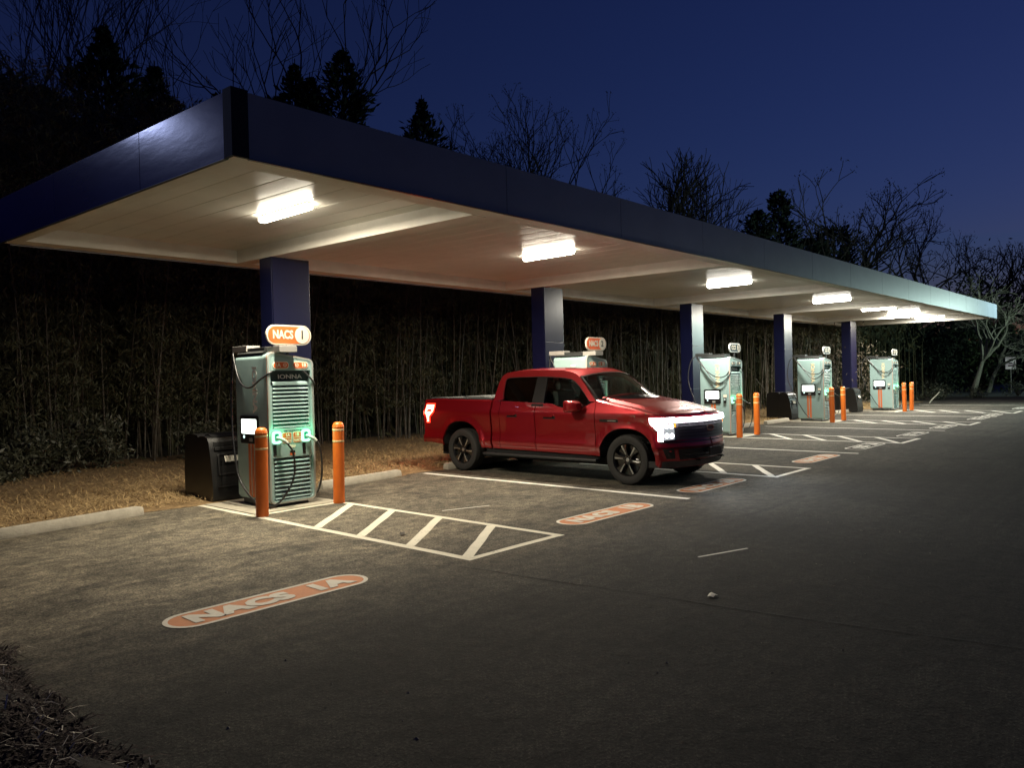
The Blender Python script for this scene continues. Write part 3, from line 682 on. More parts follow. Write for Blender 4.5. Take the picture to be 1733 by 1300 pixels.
mat_ccs_edge = mat("sign_edge", (.55,.56,.54), .4, emit=(1,1,.95), estr=.15)
station(6.02, "1", "NACS", "teal charging station 1 with orange NACS sign, nearest, flanked by two orange posts")
station(13.47, "2", "NACS", "teal charging station 2 with orange NACS sign, standing behind the red truck")
station(20.02, "3", "CCS", "teal charging station with black CCS sign just beyond the truck's nose")
station(26.98, "4", "CCS", "teal charging station with black CCS sign, second of the three, between two bins")
station(34.75, "5", "CCS", "farthest teal charging station with black CCS sign, right of the last bin")

# ------------------------------------------------------------------ orange guard posts
def guard_post(x, y, label, proto=[None]):
    if proto[0] is None:
        t = thing("guard_post", (x, y, 0), label, "guard post", "orange guard posts before the charging stations")
        g = MB(); pr = [(.082,.008),(.082,1.10),(.080,1.135),(.070,1.162),(.05,1.178),(.02,1.185)]; g.lathe(pr, 24); g.build("sleeve", M_post, t, smooth=50)
        for z in (1.055, .890):
            g = MB(); g.lathe([(.0825,z),(.0838,z+.004),(.0838,z+.024),(.0825,z+.028)], 24); g.build("reflective_band", M_band, t, smooth=50)
        g = MB(); g.lathe([(.0825,1.102),(.0845,1.106),(.0845,1.118),(.0815,1.122)], 24); g.build("cap_ridge", M_post, t, smooth=50)
        proto[0] = t
    else:
        t = copy_tree(proto[0]); t.location = (x, y, 0); t["label"] = label
    t.rotation_euler = (R(.6)*math.sin(x*3), R(.8)*math.sin(x*5+1), x)
guard_post(5.28, 9.30, "orange guard post in front of the first charger's screen side")
guard_post(6.55, 9.38, "orange guard post standing alone to the right of the first charger")
guard_post(19.45, 9.38, "orange guard post overlapping the front of the third charger")
guard_post(20.58, 9.40, "orange guard post right of the third charger, beside its cable loop")
guard_post(26.35, 9.37, "orange guard post overlapping the front of the fourth charger")
guard_post(27.52, 9.40, "orange guard post right of the fourth charger, before the farthest bin")
guard_post(33.95, 9.17, "orange guard post overlapping the front of the farthest charger")
guard_post(35.16, 9.23, "orange guard post right of the farthest charger, last in the row")

# ------------------------------------------------------------------ waste bins with windscreen wash tray
def bin_(x, y, label, rz=0.0, proto=[None]):
    if proto[0] is not None:
        t = copy_tree(proto[0]); t.location = (x, y, 0.004); t["label"] = label; t.rotation_euler.z = rz; return
    t = thing("waste_bin", (x, y, .004), label, "waste bin", "black plastic bins beside the chargers", rz); proto[0] = t
    Fx = lambda a, b, d: (d, a, b); hw = .34
    front = [(-.46,.02),(-.03,.02),(-.03,.955),(-.08,.985),(-.20,.992),(-.31,.968),(-.365,.90),(-.385,.80),(-.41,.70),(-.435,.50),(-.465,.28),(-.475,.12)]
    g = MB(); g.prism(front, Fx, -hw, hw); b1 = g.build("front_bin", M_bin, t, smooth=35, bevel=.018)
    rear = [(.46,.02),(.03-.055,.02),(-.025,.97),(.03,1.0),(.20,1.012),(.36,1.0),(.43,.96),(.45,.80),(.465,.4)]
    g = MB(); g.prism(rear, Fx, -hw+.01, hw-.01); g.build("rear_bin", M_bin, t, smooth=35, bevel=.02)
    g = MB(); g.prism([(-.31,.955),(-.20,.99),(-.09,.98),(-.09,1.0),(-.20,1.012),(-.315,.975)], Fx, -.26, .26); g.build("lid_rim", M_bin, b1, bevel=.006)
    # face: ribs, framed opening, towel
    def fy(z): return -.40-.10*max(0,(.80-z)) - (.0 if z < .8 else -.08*(z-.8)/.1)
    for z0, z1 in ((.835,.90),(.775,.822)):
        g = MB(); g.box((-.27,fy(z0)-.012,z0),(.27,fy(z1)+.03,z1)); g.build("lid_band", mat_bin_rib, b1, bevel=.006)
    o = rrect(-.24,.40,.24,.72,.04); i = rrect(-.215,.425,.215,.70,.03)
    g = MB(); g.ring(o, i, lambda a,b,d: (a, fy(b)+d, b), -.022, .02); of = g.build("opening_frame", mat_bin_rib, b1, bevel=.004)
    g = MB(); g.poly([(p[0], fy(p[1])-.004, p[1]) for p in i]); g.build("opening", mat("bin_hollow", (.002,.002,.002), .9), of, fix=False)
    rows = [[(-.13+.26*k/8, fy(.70)-.012-.012*math.sin(k*1.9+j)*.6-.01*j, .685-.022*j+.006*math.sin(k*2.3)) for k in range(9)] for j in range(5)]
    g = MB(); g.grid(rows); g.build("paper_towel", M_paper, b1, fix=False)
    g = MB(); g.box((-.25,fy(.23)-.026,.222),(.25,fy(.23)+.02,.236)); g.build("lower_rib", mat_bin_rib, b1, bevel=.004)
    return t
mat_bin_rib = mat("bin_rib", (.014,.014,.0145), .35, bump=.05, bscale=100)
bin_(5.78, 11.44, "black waste bin with paper towels beside the first charger")
bin_(27.40, 11.52, "black waste bin left of the fourth charger, at the fourth column")
bin_(33.25, 11.15, "farthest black waste bin, partly behind the fourth charger's outer post")

# ------------------------------------------------------------------ litter
g = MB(); g.grid([[(.0,.0,.012),(.05,.005,.03),(.10,.0,.012)],[(.0,.04,.022),(.05,.05,.05),(.11,.045,.02)],[(.01,.075,.006),(.06,.08,.026),(.10,.07,.006)]])
o = g.build("paper_scrap", M_paper, fix=False, smooth=80); o.location = (5.44,2.87,.004); o.scale = (.75,.75,.7); tag(o, "crumpled white paper scrap on the near asphalt", "litter")
def dry_leaf(x, y, a, m, label):
    g = MB(); g.grid([[(-.06,0,.004),(-.03,.025,.02),(.02,.03,.03),(.06,.0,.016)],[(-.055,-.005,.004),(-.03,-.025,.012),(.02,-.03,.02),(.065,-.004,.016)]])
    o = g.build("dry_leaf", m, fix=False); o.location = (x, y, .008); o.rotation_euler.z = a; tag(o, label, "leaf")
dry_leaf(5.58, 6.79, .6, M_leafdry, "curled dark leaf lying inside the first hatched triangle")
dry_leaf(11.0, 4.45, 2.0, mat("pale_leaf", (.22,.20,.16), .8), "pale curled leaf on the asphalt beyond the orange NACS 2A pill")
# ------------------------------------------------------------------ pickup truck (nose towards -y)
M_red = bpy.data.materials.new("red_car_paint"); M_red.use_nodes = True
_p = M_red.node_tree.nodes["Principled BSDF"]
_p.inputs["Base Color"].default_value = (.27, .005, .010, 1); _p.inputs["Metallic"].default_value = .62; _p.inputs["Roughness"].default_value = .36
_p.inputs["Coat Weight"].default_value = 1.0; _p.inputs["Coat Roughness"].default_value = .02
_tn = M_red.node_tree.nodes.new("ShaderNodeTexNoise"); _tn.inputs["Scale"].default_value = 900
_bn = M_red.node_tree.nodes.new("ShaderNodeBump"); _bn.inputs["Strength"].default_value = .03; _bn.inputs["Distance"].default_value = .002
pass
M_well = mat("wheel_well", (.006,.006,.006), .9)
M_trim = mat("black_trim", (.010,.010,.011), .30)
M_tyre = mat("tyre_rubber", (.018,.017,.016), .75, bump=.2, bscale=90)
M_rimblk = mat("gloss_black_rim", (.010,.010,.010), .18, coat=.6)
M_rimcut = mat("machined_rim", (.62,.62,.62), .30, metal=.9)
M_board = mat("running_board", (.022,.023,.024), .55, bump=.2, bscale=60)
M_seat = mat("charcoal_seat", (.022,.023,.024), .7, noise=.2)
M_cover = mat("bed_cover_vinyl", (.10,.105,.105), .5, bump=.15, bscale=40)
M_glass_t = glass("privacy_glass", (.012,.013,.015)); M_glass_c = glass("clear_glass", (.72,.82,.77)); M_glass_w = glass("windscreen_glass", (.55,.62,.60))
M_hlamp = emitter("headlamp_white", (.93,.97,1.0), 26.0); M_bar = emitter("light_bar_white", (.95,.98,1.0), 26.0)
M_amber = emitter("amber_marker", (1.0,.36,.03), 2.2)
M_tail = emitter("tail_lamp_core", (1.0,.075,.04), 34.0); M_tail_d = emitter("tail_lamp_rim", (1.0,.03,.012), 3.0)
M_grille = mat("dark_grille", (.115,.10,.115), .45, bump=.1, bscale=80)
M_chrome = mat("satin_chrome", (.6,.6,.6), .2, metal=1.0)
M_lens = mat("lamp_lens", (.5,.52,.54), .12, metal=.6, emit=(.9,.95,1.0), estr=.35)
truck = thing("pickup_truck", (11.27, 8.85, .004), "glossy red crew cab pickup truck parked nose out with its lights on", "pickup truck")
def TP(v, t, z): return (v, 2.90 - t, z)
TN0 = 5.35
def tnose(z):
    K = [(.2,5.70),(.34,5.76),(.45,5.82),(.62,5.845),(.72,5.81),(.80,5.80),(1.00,5.785),(1.10,5.755),(1.17,5.69),(1.3,5.67)]
    if z <= K[0][0]: return K[0][1]
    for (a,b),(c,d) in zip(K[:-1],K[1:]):
        if z <= c: return b+(d-b)*(z-a)/(c-a)
    return K[-1][1]
def warp_t(t, z): return t if t <= TN0 else TN0 + (t-TN0)*(tnose(z)-TN0)/.5
def kplan(t):
    if t <= TN0: return 1.0
    s = min(1, (t-TN0)/.5); return max(.02, (1-s**1.9)**(1/2.02))
WL = [(.2,.93),(.30,.95),(.42,.962),(.50,.968),(.55,.985),(.585,1.002),(.62,.998),(.68,.982),(.80,.980),(.95,.992),(1.06,1.002),(1.14,1.006),(1.165,.996),(1.22,.970),(1.30,.952),(1.38,.932)]
def width(z):
    if z <= WL[0][0]: return WL[0][1]
    for (a,b),(c,d) in zip(WL[:-1],WL[1:]):
        if z <= c: return b+(d-b)*(z-a)/(c-a)
    return WL[-1][1]
def lerp(K, t):
    if t <= K[0][0]: return K[0][1]
    for (a,b),(c,d) in zip(K[:-1],K[1:]):
        if t <= c: return b+(d-b)*(t-a)/(c-a)
    return K[-1][1]
WR, WF = 1.10, 4.865
AW, AH = .525, .975
def arch(t, c, hw, top, zb):
    u = abs(t-c)/hw
    return None if u >= 1 else zb + (top-zb)*(1-u**2.4)**(1/2.2)
def zlow(t):
    base = lerp([(0,.53),(.45,.49),(1.75,.455),(4.25,.43),(4.45,.42),(5.30,.40),(5.45,.30),(5.9,.29)], t)
    for c, top in ((WR,.955),(WF,.905)):
        a = arch(t, c, AW, top, .42)
        if a is not None: base = max(base, a)
    return base
ZS = [(0,1.35),(.3,1.37),(1.85,1.345),(4.24,1.345),(4.6,1.275),(5.0,1.205),(5.3,1.135),(5.5,1.10),(5.85,1.085)]
def levels(zl, zs):
    L = [.30,.36,.42,.47,.52,.565,.60,.64,.70,.76,.83,.90,.97,1.03,1.08,1.13,1.165,1.20,1.25,1.30,1.35]
    return [zl+.012] + [max(z, zl+.013) if z < zs-.02 else None for z in L] + [zs]
def side_pts(t, s, zl, zs, f=1.0):
    out = []
    for z in levels(zl, zs):
        if z is None: z = zs-.001
        flare = 0
        for c, top in ((WR,.955),(WF,.905)):
            d = abs(t-c)/(AW+.09)
            if d < 1:
                a = .42+(top+.05-.42)*(1-d**2.4)**(1/2.2)
                if z < a+.02: flare = max(flare, .022*min(1,(a+.02-z)/.05))
        out.append((s*(width(z)+flare)*f, z))
    return out
def body_seg(name, t0, t1, n, top, mats, parent, extra=()):
    ts = sorted(set([t0+(t1-t0)*i/n for i in range(n+1)] + [e for e in extra if t0 < e < t1]))
    rows = []
    for t in ts:
        zl, zs = zlow(t), lerp(ZS, t); k = kplan(t)
        R_ = side_pts(t, 1, zl, zs); w0 = R_[0][0]; w1 = R_[-1][0]
        half = [(0, zl), (w0-.30, zl), (w0-.02, zl)] + R_ + top(t, w1, zs)
        loop = [(v, z) for v, z in half] + [(-v, z) for v, z in half[::-1] if v > 1e-6]
        rows.append([TP(v*k, warp_t(t, z), z) for v, z in loop])
    g = MB(); nc = len(rows[0])
    vs = sum(rows, []); fs = []; ms = []
    for i in range(len(rows)-1):
        for j in range(nc):
            j2 = (j+1) % nc
            fs.append((i*nc+j, i*nc+j2, (i+1)*nc+j2, (i+1)*nc+j)); ms.append(1 if (j < 2 or j >= nc-2) else 0)
    g.v = vs; g.f = fs; g.m = ms
    g.f.append(tuple(range(nc))); g.m.append(0); g.f.append(tuple(range((len(rows)-1)*nc, len(rows)*nc))[::-1]); g.m.append(0)
    return g.build(name, mats, parent, smooth=28, merge=.0012)
arcs = []
for c in (WR, WF):
    arcs += [c+AW*math.sin(R(a)) for a in range(-90, 91, 5)] + [c+s*AW*q for s in (-1,1) for q in (.985,.997,.9995,1.0005,1.01,1.06,1.12,1.17)]
# cargo bed, tapered slightly in at the tail
bed = body_seg("cargo_bed", .03, 1.866, 16, lambda t, w, zs: [(w-.03, zs+.012), (w-.075, zs+.012), (w-.085, zs-.02), (.3, zs-.02), (0, zs-.02)], [M_red, M_well], truck, arcs)
nose_ts = [TN0+.5*math.sin(R(a)) for a in range(0, 90, 5)] + [5.846, 5.8495]
fen = body_seg("front_body", 4.262, 5.8499, 14, lambda t, w, zs: [(w-.02, zs+.014), (w-.06, zs+.030), (w-.14, zs+.022), (w-.20, zs+.066-.022*min(1,max(0,(t-4.9)/.75))), (w*.5, zs+.085-.03*max(0,(t-5.0)/.8)), (w*.25, zs+.098-.035*max(0,(t-5.0)/.8)), (0, zs+.102-.035*max(0,(t-5.0)/.8))], [M_red, M_well], truck, arcs+nose_ts)
# hood shut lines
for s in (-1, 1):
    g = MB(); rows = []
    for i in range(15):
        t = 4.30+(5.52-4.30)*i/14; zs = lerp(ZS, t); w = side_pts(t,1,zlow(t),zs)[-1][0]; k = kplan(t)
        rows.append([TP(s*(w-.118)*k, warp_t(t,zs), zs+.0275), TP(s*(w-.110)*k, warp_t(t,zs), zs+.0265)])
    g.grid(rows); g.build("hood_gap", M_well, fen, fix=False)
# doors and cab corner
def door(name, t0, t1, n, s, extra=()):
    ts = sorted(set([t0+(t1-t0)*i/n for i in range(n+1)] + [e for e in extra if t0 < e < t1])); rows = []
    for t in ts:
        zl = zlow(t); zs = lerp([(1.9,1.345),(3.30,1.295),(3.50,1.235),(3.74,1.205),(4.0,1.215),(4.12,1.30),(4.26,1.335)], t)
        P = side_pts(t, s, zl, zs)
        P2 = P + [(P[-1][0]-s*.05, zs+.004), (P[-1][0]-s*.09, zs-.01), (s*.86, 1.0), (s*.86, zl+.02), (s*.90, zl)]
        rows.append([TP(v, t, z) for v, z in P2])
    g = MB(); g.grid(rows, close=True); g.poly(rows[0]); g.poly(rows[-1][::-1])
    return g.build(name, M_red, truck, smooth=28, merge=.0012)
doors = []
for s in (-1, 1):
    door("cab_corner", 1.908, 2.100, 6, s); doors.append((door("rear_door", 2.110, 2.951, 10, s, arcs), s, 2.30, 2.52)); doors.append((door("front_door", 2.964, 4.251, 14, s, arcs), s, 3.16, 3.40))
for d, s, a, b in doors:
    z = 1.085 if a < 3 else 1.065
    w = width(z)
    g = MB(); g.box((min(s*(w-.004), s*(w+.0025)), 2.9-b-.02, z-.034), (max(s*(w-.004), s*(w+.0025)), 2.9-a+.0, z+.018)); hc = g.build("handle_cup", M_well, d, bevel=.001)
    g = MB(); g.prism(rrect(a+.01, z+.0, b-.01, z+.030, .012), lambda p,q,dd: (s*(w+dd), 2.9-p, q), .006, .034); g.build("handle", M_red, d, smooth=40, bevel=.006)
g = MB(); g.box((-.87, 2.9-4.25, .50), (.87, 2.9-1.91, .96)); g.box((-.86, 2.9-1.97, .96),(.86, 2.9-1.92, 1.335)); g.build("cab_floor", M_well, truck)
# greenhouse side frames
def gx(z): return .960 - (z-1.30)*.40
GO = [(1.925,1.335),(1.935,1.50),(1.965,1.70),(2.005,1.80),(2.10,1.85),(2.24,1.872),(2.60,1.885),(3.00,1.885),(3.40,1.868),(3.62,1.835),(3.76,1.780),(3.90,1.665),(4.07,1.505),(4.255,1.335)]
GI = [(4.13,1.335),(4.00,1.46),(3.86,1.585),(3.74,1.672),(3.66,1.710),(3.50,1.738),(3.20,1.762),(2.9,1.772),(2.50,1.772),(2.20,1.765),(2.13,1.745),(2.115,1.71),(2.13,1.50),(2.16,1.36)]
side_glass_rear = [(2.16,1.36),(2.13,1.50),(2.115,1.71),(2.13,1.745),(2.20,1.765),(2.5,1.772),(2.86,1.7725),(2.90,1.27),(2.5,1.30)]
side_glass_front = [(3.09,1.768),(3.20,1.762),(3.50,1.738),(3.66,1.710),(3.74,1.672),(3.86,1.585),(4.00,1.46),(4.13,1.335),(4.1,1.22),(3.74,1.17),(3.5,1.21),(3.30,1.27),(3.13,1.27)]
for s in (-1, 1):
    mp_ = lambda a, b, d: TP(s*(gx(b)-d), a, b)
    g = MB(); n = len(GO)
    # band between GO (outer) and GI reversed (inner), open at the sill
    inner = GI[::-1]
    for dd in (0.0, .05):
        vs = [mp_(*p, dd) for p in GO] + [mp_(*p, dd) for p in inner]
        g.add(vs, [(i, i+1, n+i+1, n+i) for i in range(n-1)])
    for loop in (GO, inner):
        a = [mp_(*p, 0) for p in loop]; b = [mp_(*p, .05) for p in loop]
        g.grid([a, b])
    fr = g.build("cab_frame", M_red, truck, smooth=35, merge=.0008)
    g = MB(); g.prism([(2.86,1.25),(3.135,1.25),(3.09,1.774),(2.86,1.776)], mp_, .010, .055); g.build("middle_pillar", M_trim, truck)
    gm = MB(); gm.poly([mp_(*p, .022) for p in side_glass_rear]); gm.build("rear_side_window", M_glass_t, truck, fix=False)
    gm = MB(); gm.poly([mp_(*p, .022) for p in side_glass_front]); gm.build("front_side_window", M_glass_c, truck, fix=False)
    for i_, o_ in ((GI[::-1][:14], None),):
        gg = MB(); a = [mp_(*p, -.003) for p in i_]
        cen = (3.0, 1.5); b = [mp_(p[0]+(cen[0]-p[0])*.012, p[1]+(cen[1]-p[1])*.05, -.003) for p in i_]
        gg.grid([a, b]); gg.build("window_seal", M_trim, fr, fix=False)
    # mirror
    m_ = MB(); prof = rrect(-.105, -.09, .105, .09, .035, 4)
    rows = [[TP(s*(1.08+p[0]*1.2+.03), 3.86+q*1.2, 1.255+p[1]*sc*1.12) for p in [(a*sc, b) for a, b in prof]] for q, sc in ((-.06,.93),(-.045,1.0),(.03,1.0),(.10,.82),(.14,.55))]
    m_.grid(rows, close=True); m_.poly(rows[0]); m_.poly(rows[-1][::-1]); mi = m_.build("side_mirror", M_red, truck, smooth=45)
    m_ = MB(); m_.poly([TP(s*(1.11+p[0]*1.02), 3.783, 1.255+p[1]*.94) for p in prof]); m_.build("mirror_glass", M_chrome, mi, fix=False)
    m_ = MB(); m_.box((min(s*.90,s*1.02), 2.9-3.95, 1.20), (max(s*.90,s*1.02), 2.9-3.83, 1.255)); m_.build("mirror_arm", M_trim, mi, bevel=.01)
    m_ = MB(); m_.box((min(s*.98,s*1.20), 2.9-3.93, 1.165), (max(s*.98,s*1.20), 2.9-3.80, 1.19)); m_.build("mirror_base", M_trim, mi, bevel=.008)
# roof, windscreen, rear window
rows = []
for i in range(15):
    t, zc = lerp([(0,1.965),(1,2.005),(2,2.12),(3,2.28),(6,2.7),(9,3.15),(11,3.45),(12,3.62),(13,3.74),(14,3.80)], i), 0
    zr = lerp([(1.96,1.70),(1.975,1.745),(2.005,1.80),(2.10,1.85),(2.24,1.872),(2.60,1.885),(3.0,1.885),(3.40,1.868),(3.62,1.835),(3.76,1.78),(3.80,1.75)], t)
    row = []
    for j in range(17):
        u = -1+j/8; w = gx(zr)+.0
        cr_ = .045*(1-abs(u)**2.6)*min(1, max(.1, (t-1.95)/.25))
        fwd = (.13*(1-u*u) if t > 3.3 else 0)*min(1,max(0,(t-3.3)/.5)); lift = .0
        row.append(TP(u*w, t+fwd, zr+cr_+(.028*(1-u*u) if t > 3.5 else 0)))
    rows.append(row)
g = MB(); g.grid(rows); g.build("roof", M_red, truck, smooth=50)
def ws(u, q):   # u across -1..1, q 0 top..1 base
    tt = 3.80+.13*(1-u*u)*(1-q) + q*(.455) + q*(.36*(1-abs(u)**2)) - .03*math.sin(math.pi*q)*0
    zz = 1.75+.073*(1-abs(u)**2.4)*(1-q)*1.0 - q*(.412) + q*.045*(1-u*u) + .018*math.sin(math.pi*q)
    w = gx(max(1.3, 1.75-.412*q))-.01
    return TP(u*w, tt, zz)
g = MB(); g.grid([[ws(-.985+1.97*j/16, q/10) for j in range(17)] for q in range(11)]); wsg = g.build("windscreen", M_glass_w, truck, smooth=80, fix=False)
def wsband(name, u0, u1, q0, q1, m, off=.004):
    g = MB(); g.grid([[tuple(Vector(ws(u0+(u1-u0)*j/12, q0+(q1-q0)*k/4))+Vector((0,-off,off))) for j in range(13)] for k in range(5)]); g.build(name, m, wsg, fix=False)
wsband("glass_border", -.985, -.945, 0, 1, M_trim); wsband("glass_border", .945, .985, 0, 1, M_trim); wsband("glass_border", -.944, .944, 0, .05, M_trim); wsband("glass_border", -.944, .944, .93, 1.0, M_trim)
g = MB()
for a, b in ((-.80,.04),(.0,.82)):
    g.tube([Vector(ws(a+(b-a)*k/8, .965-.05*k/8))+Vector((0,-.014,.016)) for k in range(9)], .008, 6)
g.build("wiper", M_trim, truck)
g = MB(); g.grid([[TP(u*(gx(1.36)-.02), 4.235+.37*(1-u*u)+dd, 1.338+.045*(1-u*u)+zz) for u in [-1+j/8 for j in range(17)]] for dd, zz in ((0,0),(.07,.012),(.10,-.01))]); g.build("cowl", M_trim, truck, fix=False)
g = MB(); g.poly([TP(-.88,1.945,1.36),TP(.88,1.945,1.36),TP(.79,1.985,1.74),TP(-.79,1.985,1.74)]); g.build("rear_window", M_glass_t, truck, fix=False)
# interior
def seat(v, t):
    g = MB()
    g.prism([(t+.02,.95),(t+.12,1.10),(t+.14,1.40),(t+.11,1.50),(t+.0,1.50),(t-.04,1.38),(t-.02,.95)], lambda a,b,d: TP(d,a,b), v-.24, v+.24)
    st = g.build("seat", M_seat, truck, bevel=.035, smooth=50)
    g = MB(); g.prism([(t+.01,1.53),(t+.10,1.53),(t+.11,1.62),(t+.08,1.70),(t-.01,1.70),(t-.03,1.62)], lambda a,b,d: TP(d,a,b), v-.14, v+.14)
    g.tube([TP(v-.06,t+.04,1.47),TP(v-.06,t+.04,1.56)], .008, 6); g.tube([TP(v+.06,t+.04,1.47),TP(v+.06,t+.04,1.56)], .008, 6)
    g.build("headrest", M_seat, st, bevel=.02, smooth=50)
for v in (-.42, .42): seat(v, 3.10)
for v in (-.42, .42): seat(v, 2.25)
g = MB(); g.prism([(3.95,.95),(4.26,.95),(4.30,1.30),(4.15,1.305),(3.98,1.26),(3.93,1.10)], lambda a,b,d: TP(d,a,b), -.82, .82); g.build("dashboard", M_seat, truck, bevel=.03, smooth=50)
g = MB(); cs = TP(.40,3.80,1.22)
g.tube([(cs[0]+.19*math.cos(R(a)), cs[1]+.06*math.sin(R(a)), cs[2]+.17*math.sin(R(a))) for a in range(0,361,15)], .016, 8)
g.box((cs[0]-.05,cs[1]-.03,cs[2]-.05),(cs[0]+.05,cs[1]-.01,cs[2]+.05)); g.tube([cs, TP(.40,3.98,1.14)], .03, 8); g.build("steering_wheel", M_trim, truck, smooth=50)
g = MB(); g.box((-.11, 2.9-3.84, 1.675), (.11, 2.9-3.80, 1.74)); g.build("rear_view_mirror", M_trim, truck, bevel=.012)
# folded bed cover
g = MB()
for t0, t1, z0, z1 in ((.10,.62,1.375,1.398),(.63,1.15,1.375,1.402),(1.16,1.74,1.375,1.405)):
    g.box((-.86, 2.9-t1, z0), (.86, 2.9-t0, z1))
g.box((-.84, 2.9-1.60, 1.406), (.84, 2.9-1.02, 1.425)); g.build("bed_cover", M_cover, truck, bevel=.008)
for s in (-1, 1):
    g = MB(); g.grid([[TP(s*(.905+dv), t, lerp(ZS,t)+.016+dz) for t in [.06+.1*i for i in range(19)]] for dv, dz in ((-.05,0),(-.045,.010),(.0,.010),(.006,0))]); g.build("rail_cap", M_trim, bed, fix=False)
# tail: lamps, tailgate, bumper
TL = [(-.01,1.262),(.285,1.262),(.285,1.135),(.155,1.03),(.145,.925),(.005,.925),(-.002,1.05),(.060,1.11),(.060,1.185),(-.01,1.20)]
for s in (-1, 1):
    def tf(a, b, d): return TP(s*(width(b)+d - (.05*max(0,(.06-a)/.06))), a+.03, b)
    big_ = [(a, b) for a, b in [(-.02,1.29),(.315,1.29),(.315,1.12),(.185,1.015),(.175,.90),(-.005,.90)]]
    def refine(loop):
        out = []
        for i in range(len(loop)):
            a, b = loop[i], loop[(i+1) % len(loop)]
            for k in range(4): out.append((a[0]+(b[0]-a[0])*k/4, a[1]+(b[1]-a[1])*k/4))
        return out
    g = MB(); g.prism(refine(big_), tf, -.02, .006); tl = g.build("tail_light", M_tail_d, truck)
    g = MB(); g.prism(refine(TL), tf, .0065, .011); g.build("tail_light_core", M_tail, tl)
g = MB(); g.box((-.78, 2.9-.03+.001, .70), (.78, 2.9+.02, 1.30)); g.build("tailgate", M_red, truck, bevel=.02)
g = MB(); g.box((-.93, 2.9-.10, .50), (.93, 2.9+.08, .66)); g.build("rear_bumper", M_red, truck, bevel=.04)
for s in (-1, 1):
    ld = bpy.data.lights.new("tail_glow", 'POINT'); ld.energy = 13; ld.color = (1.0,.10,.05); ld.shadow_soft_size = .06
    lo = bpy.data.objects.new("tail_glow", ld); C.objects.link(lo); lo.parent = truck; lo.location = (s*1.06, 2.98, 1.10)
# nose contour: arc length parameter s along plan, at height z
def contour(z, n=80):
    w = width(z); pts = [(w, 5.20)]
    for i in range(n+1):
        a = math.pi/2*i/n; t = TN0+.5*math.sin(a)*.99999; pts.append((w*kplan(t), warp_t(t, z)))
    pts[-1] = (0.0, pts[-1][1]); return pts
_cc = {}
def cp(s, z, off=0.0, sgn=-1):
    key = round(z, 4)
    if key not in _cc:
        P = contour(z); L = [-.15]
        for a, b in zip(P[:-1], P[1:]): L.append(L[-1]+math.hypot(b[0]-a[0], b[1]-a[1]))
        _cc[key] = (P, L)
    P, L = _cc[key]; s = min(max(s, L[0]), L[-1]-1e-6)
    for i in range(len(L)-1):
        if s <= L[i+1]: break
    f = (s-L[i])/max(1e-9, L[i+1]-L[i]); a, b = P[i], P[i+1]
    v = a[0]+(b[0]-a[0])*f; t = a[1]+(b[1]-a[1])*f
    d = Vector((b[0]-a[0], b[1]-a[1])).normalized(); nrm = Vector((d.y, -d.x))
    return TP(sgn*(v+nrm.x*off), t+nrm.y*off, z)
def nose_len(z): cp(0, z); return _cc[round(z,4)][1][-1]
def nose_patch(name, loop, m, off, parent=truck, sgn=-1, base=-.02):
    L = []
    for i in range(len(loop)):
        a, b = loop[i], loop[(i+1) % len(loop)]; k = max(1, int(math.hypot(a[0]-b[0], a[1]-b[1])/.05))
        L += [(a[0]+(b[0]-a[0])*q/k, a[1]+(b[1]-a[1])*q/k) for q in range(k)]
    g = MB(); g.prism(L, lambda s, z, d: cp(s, z, d, sgn), base, off); return g.build(name, m, parent)
def nose_strip(name, s0, s1, zf0, zf1, m, off, parent=truck, both=True, nn=26, base=-.012):
    """band across the nose from arc s0 (near side) to its mirror (or to s1)"""
    g = MB(); rows = []
    prm = [(s0+(nose_len(1.0)-s0)*i/nn, -1) for i in range(nn+1)] + [(s0+(nose_len(1.0)-s0)*i/nn, 1) for i in range(nn-1, -1, -1)] if both else [(s0+(s1-s0)*i/nn, -1) for i in range(nn+1)]
    for s, sg in prm:
        z0 = zf0(s) if callable(zf0) else zf0; z1 = zf1(s) if callable(zf1) else zf1
        rows.append([cp(s, z0, base, sg), cp(s, z0, off, sg), cp(s, z1, off, sg), cp(s, z1, base, sg)])
    g.grid(rows); g.poly(rows[0]); g.poly(rows[-1][::-1]); return g.build(name, m, parent, smooth=35)
gr = nose_strip("grille", .36, 0, .735, 1.0, M_grille, .010)
lb_ = nose_strip("light_bar", .06, 0, 1.008, 1.074, M_bar, .040)
for s in (-1, 1):
    hl = nose_patch("headlight", [(-.02,1.085),(.40,1.085),(.40,.73),(.20,.70),(.11,.73),(.07,.87)], M_trim, .008, sgn=s)
    nose_patch("daytime_lamp", [(-.03,1.08),(.36,1.08),(.36,1.005),(.20,1.0),(.165,.96),(.165,.72),(.09,.72),(.085,.88),(-.03,1.0)], M_hlamp, .020, hl, s, .0085)
    nose_patch("lens", [(.175,.99),(.345,.99),(.345,.745),(.175,.73)], M_lens, .014, hl, s, .0085)
    for k, (a, z) in enumerate(((.22,.945),(.30,.945),(.22,.80),(.30,.80))):
        nose_patch("projector", [(a+.028*math.cos(R(q)), z+.036*math.sin(R(q))) for q in range(0,360,30)], M_bar, .018, hl, s, .0142)
    nose_patch("marker_lamp", [(.352,1.0),(.372,1.0),(.372,.93),(.352,.93)], M_amber, .019, hl, s, .0085)
for z in (.775,.825,.875,.925,.975):
    nose_strip("grille_slat", .42, 0, z, z+.012, M_trim, .016, gr, base=.009)
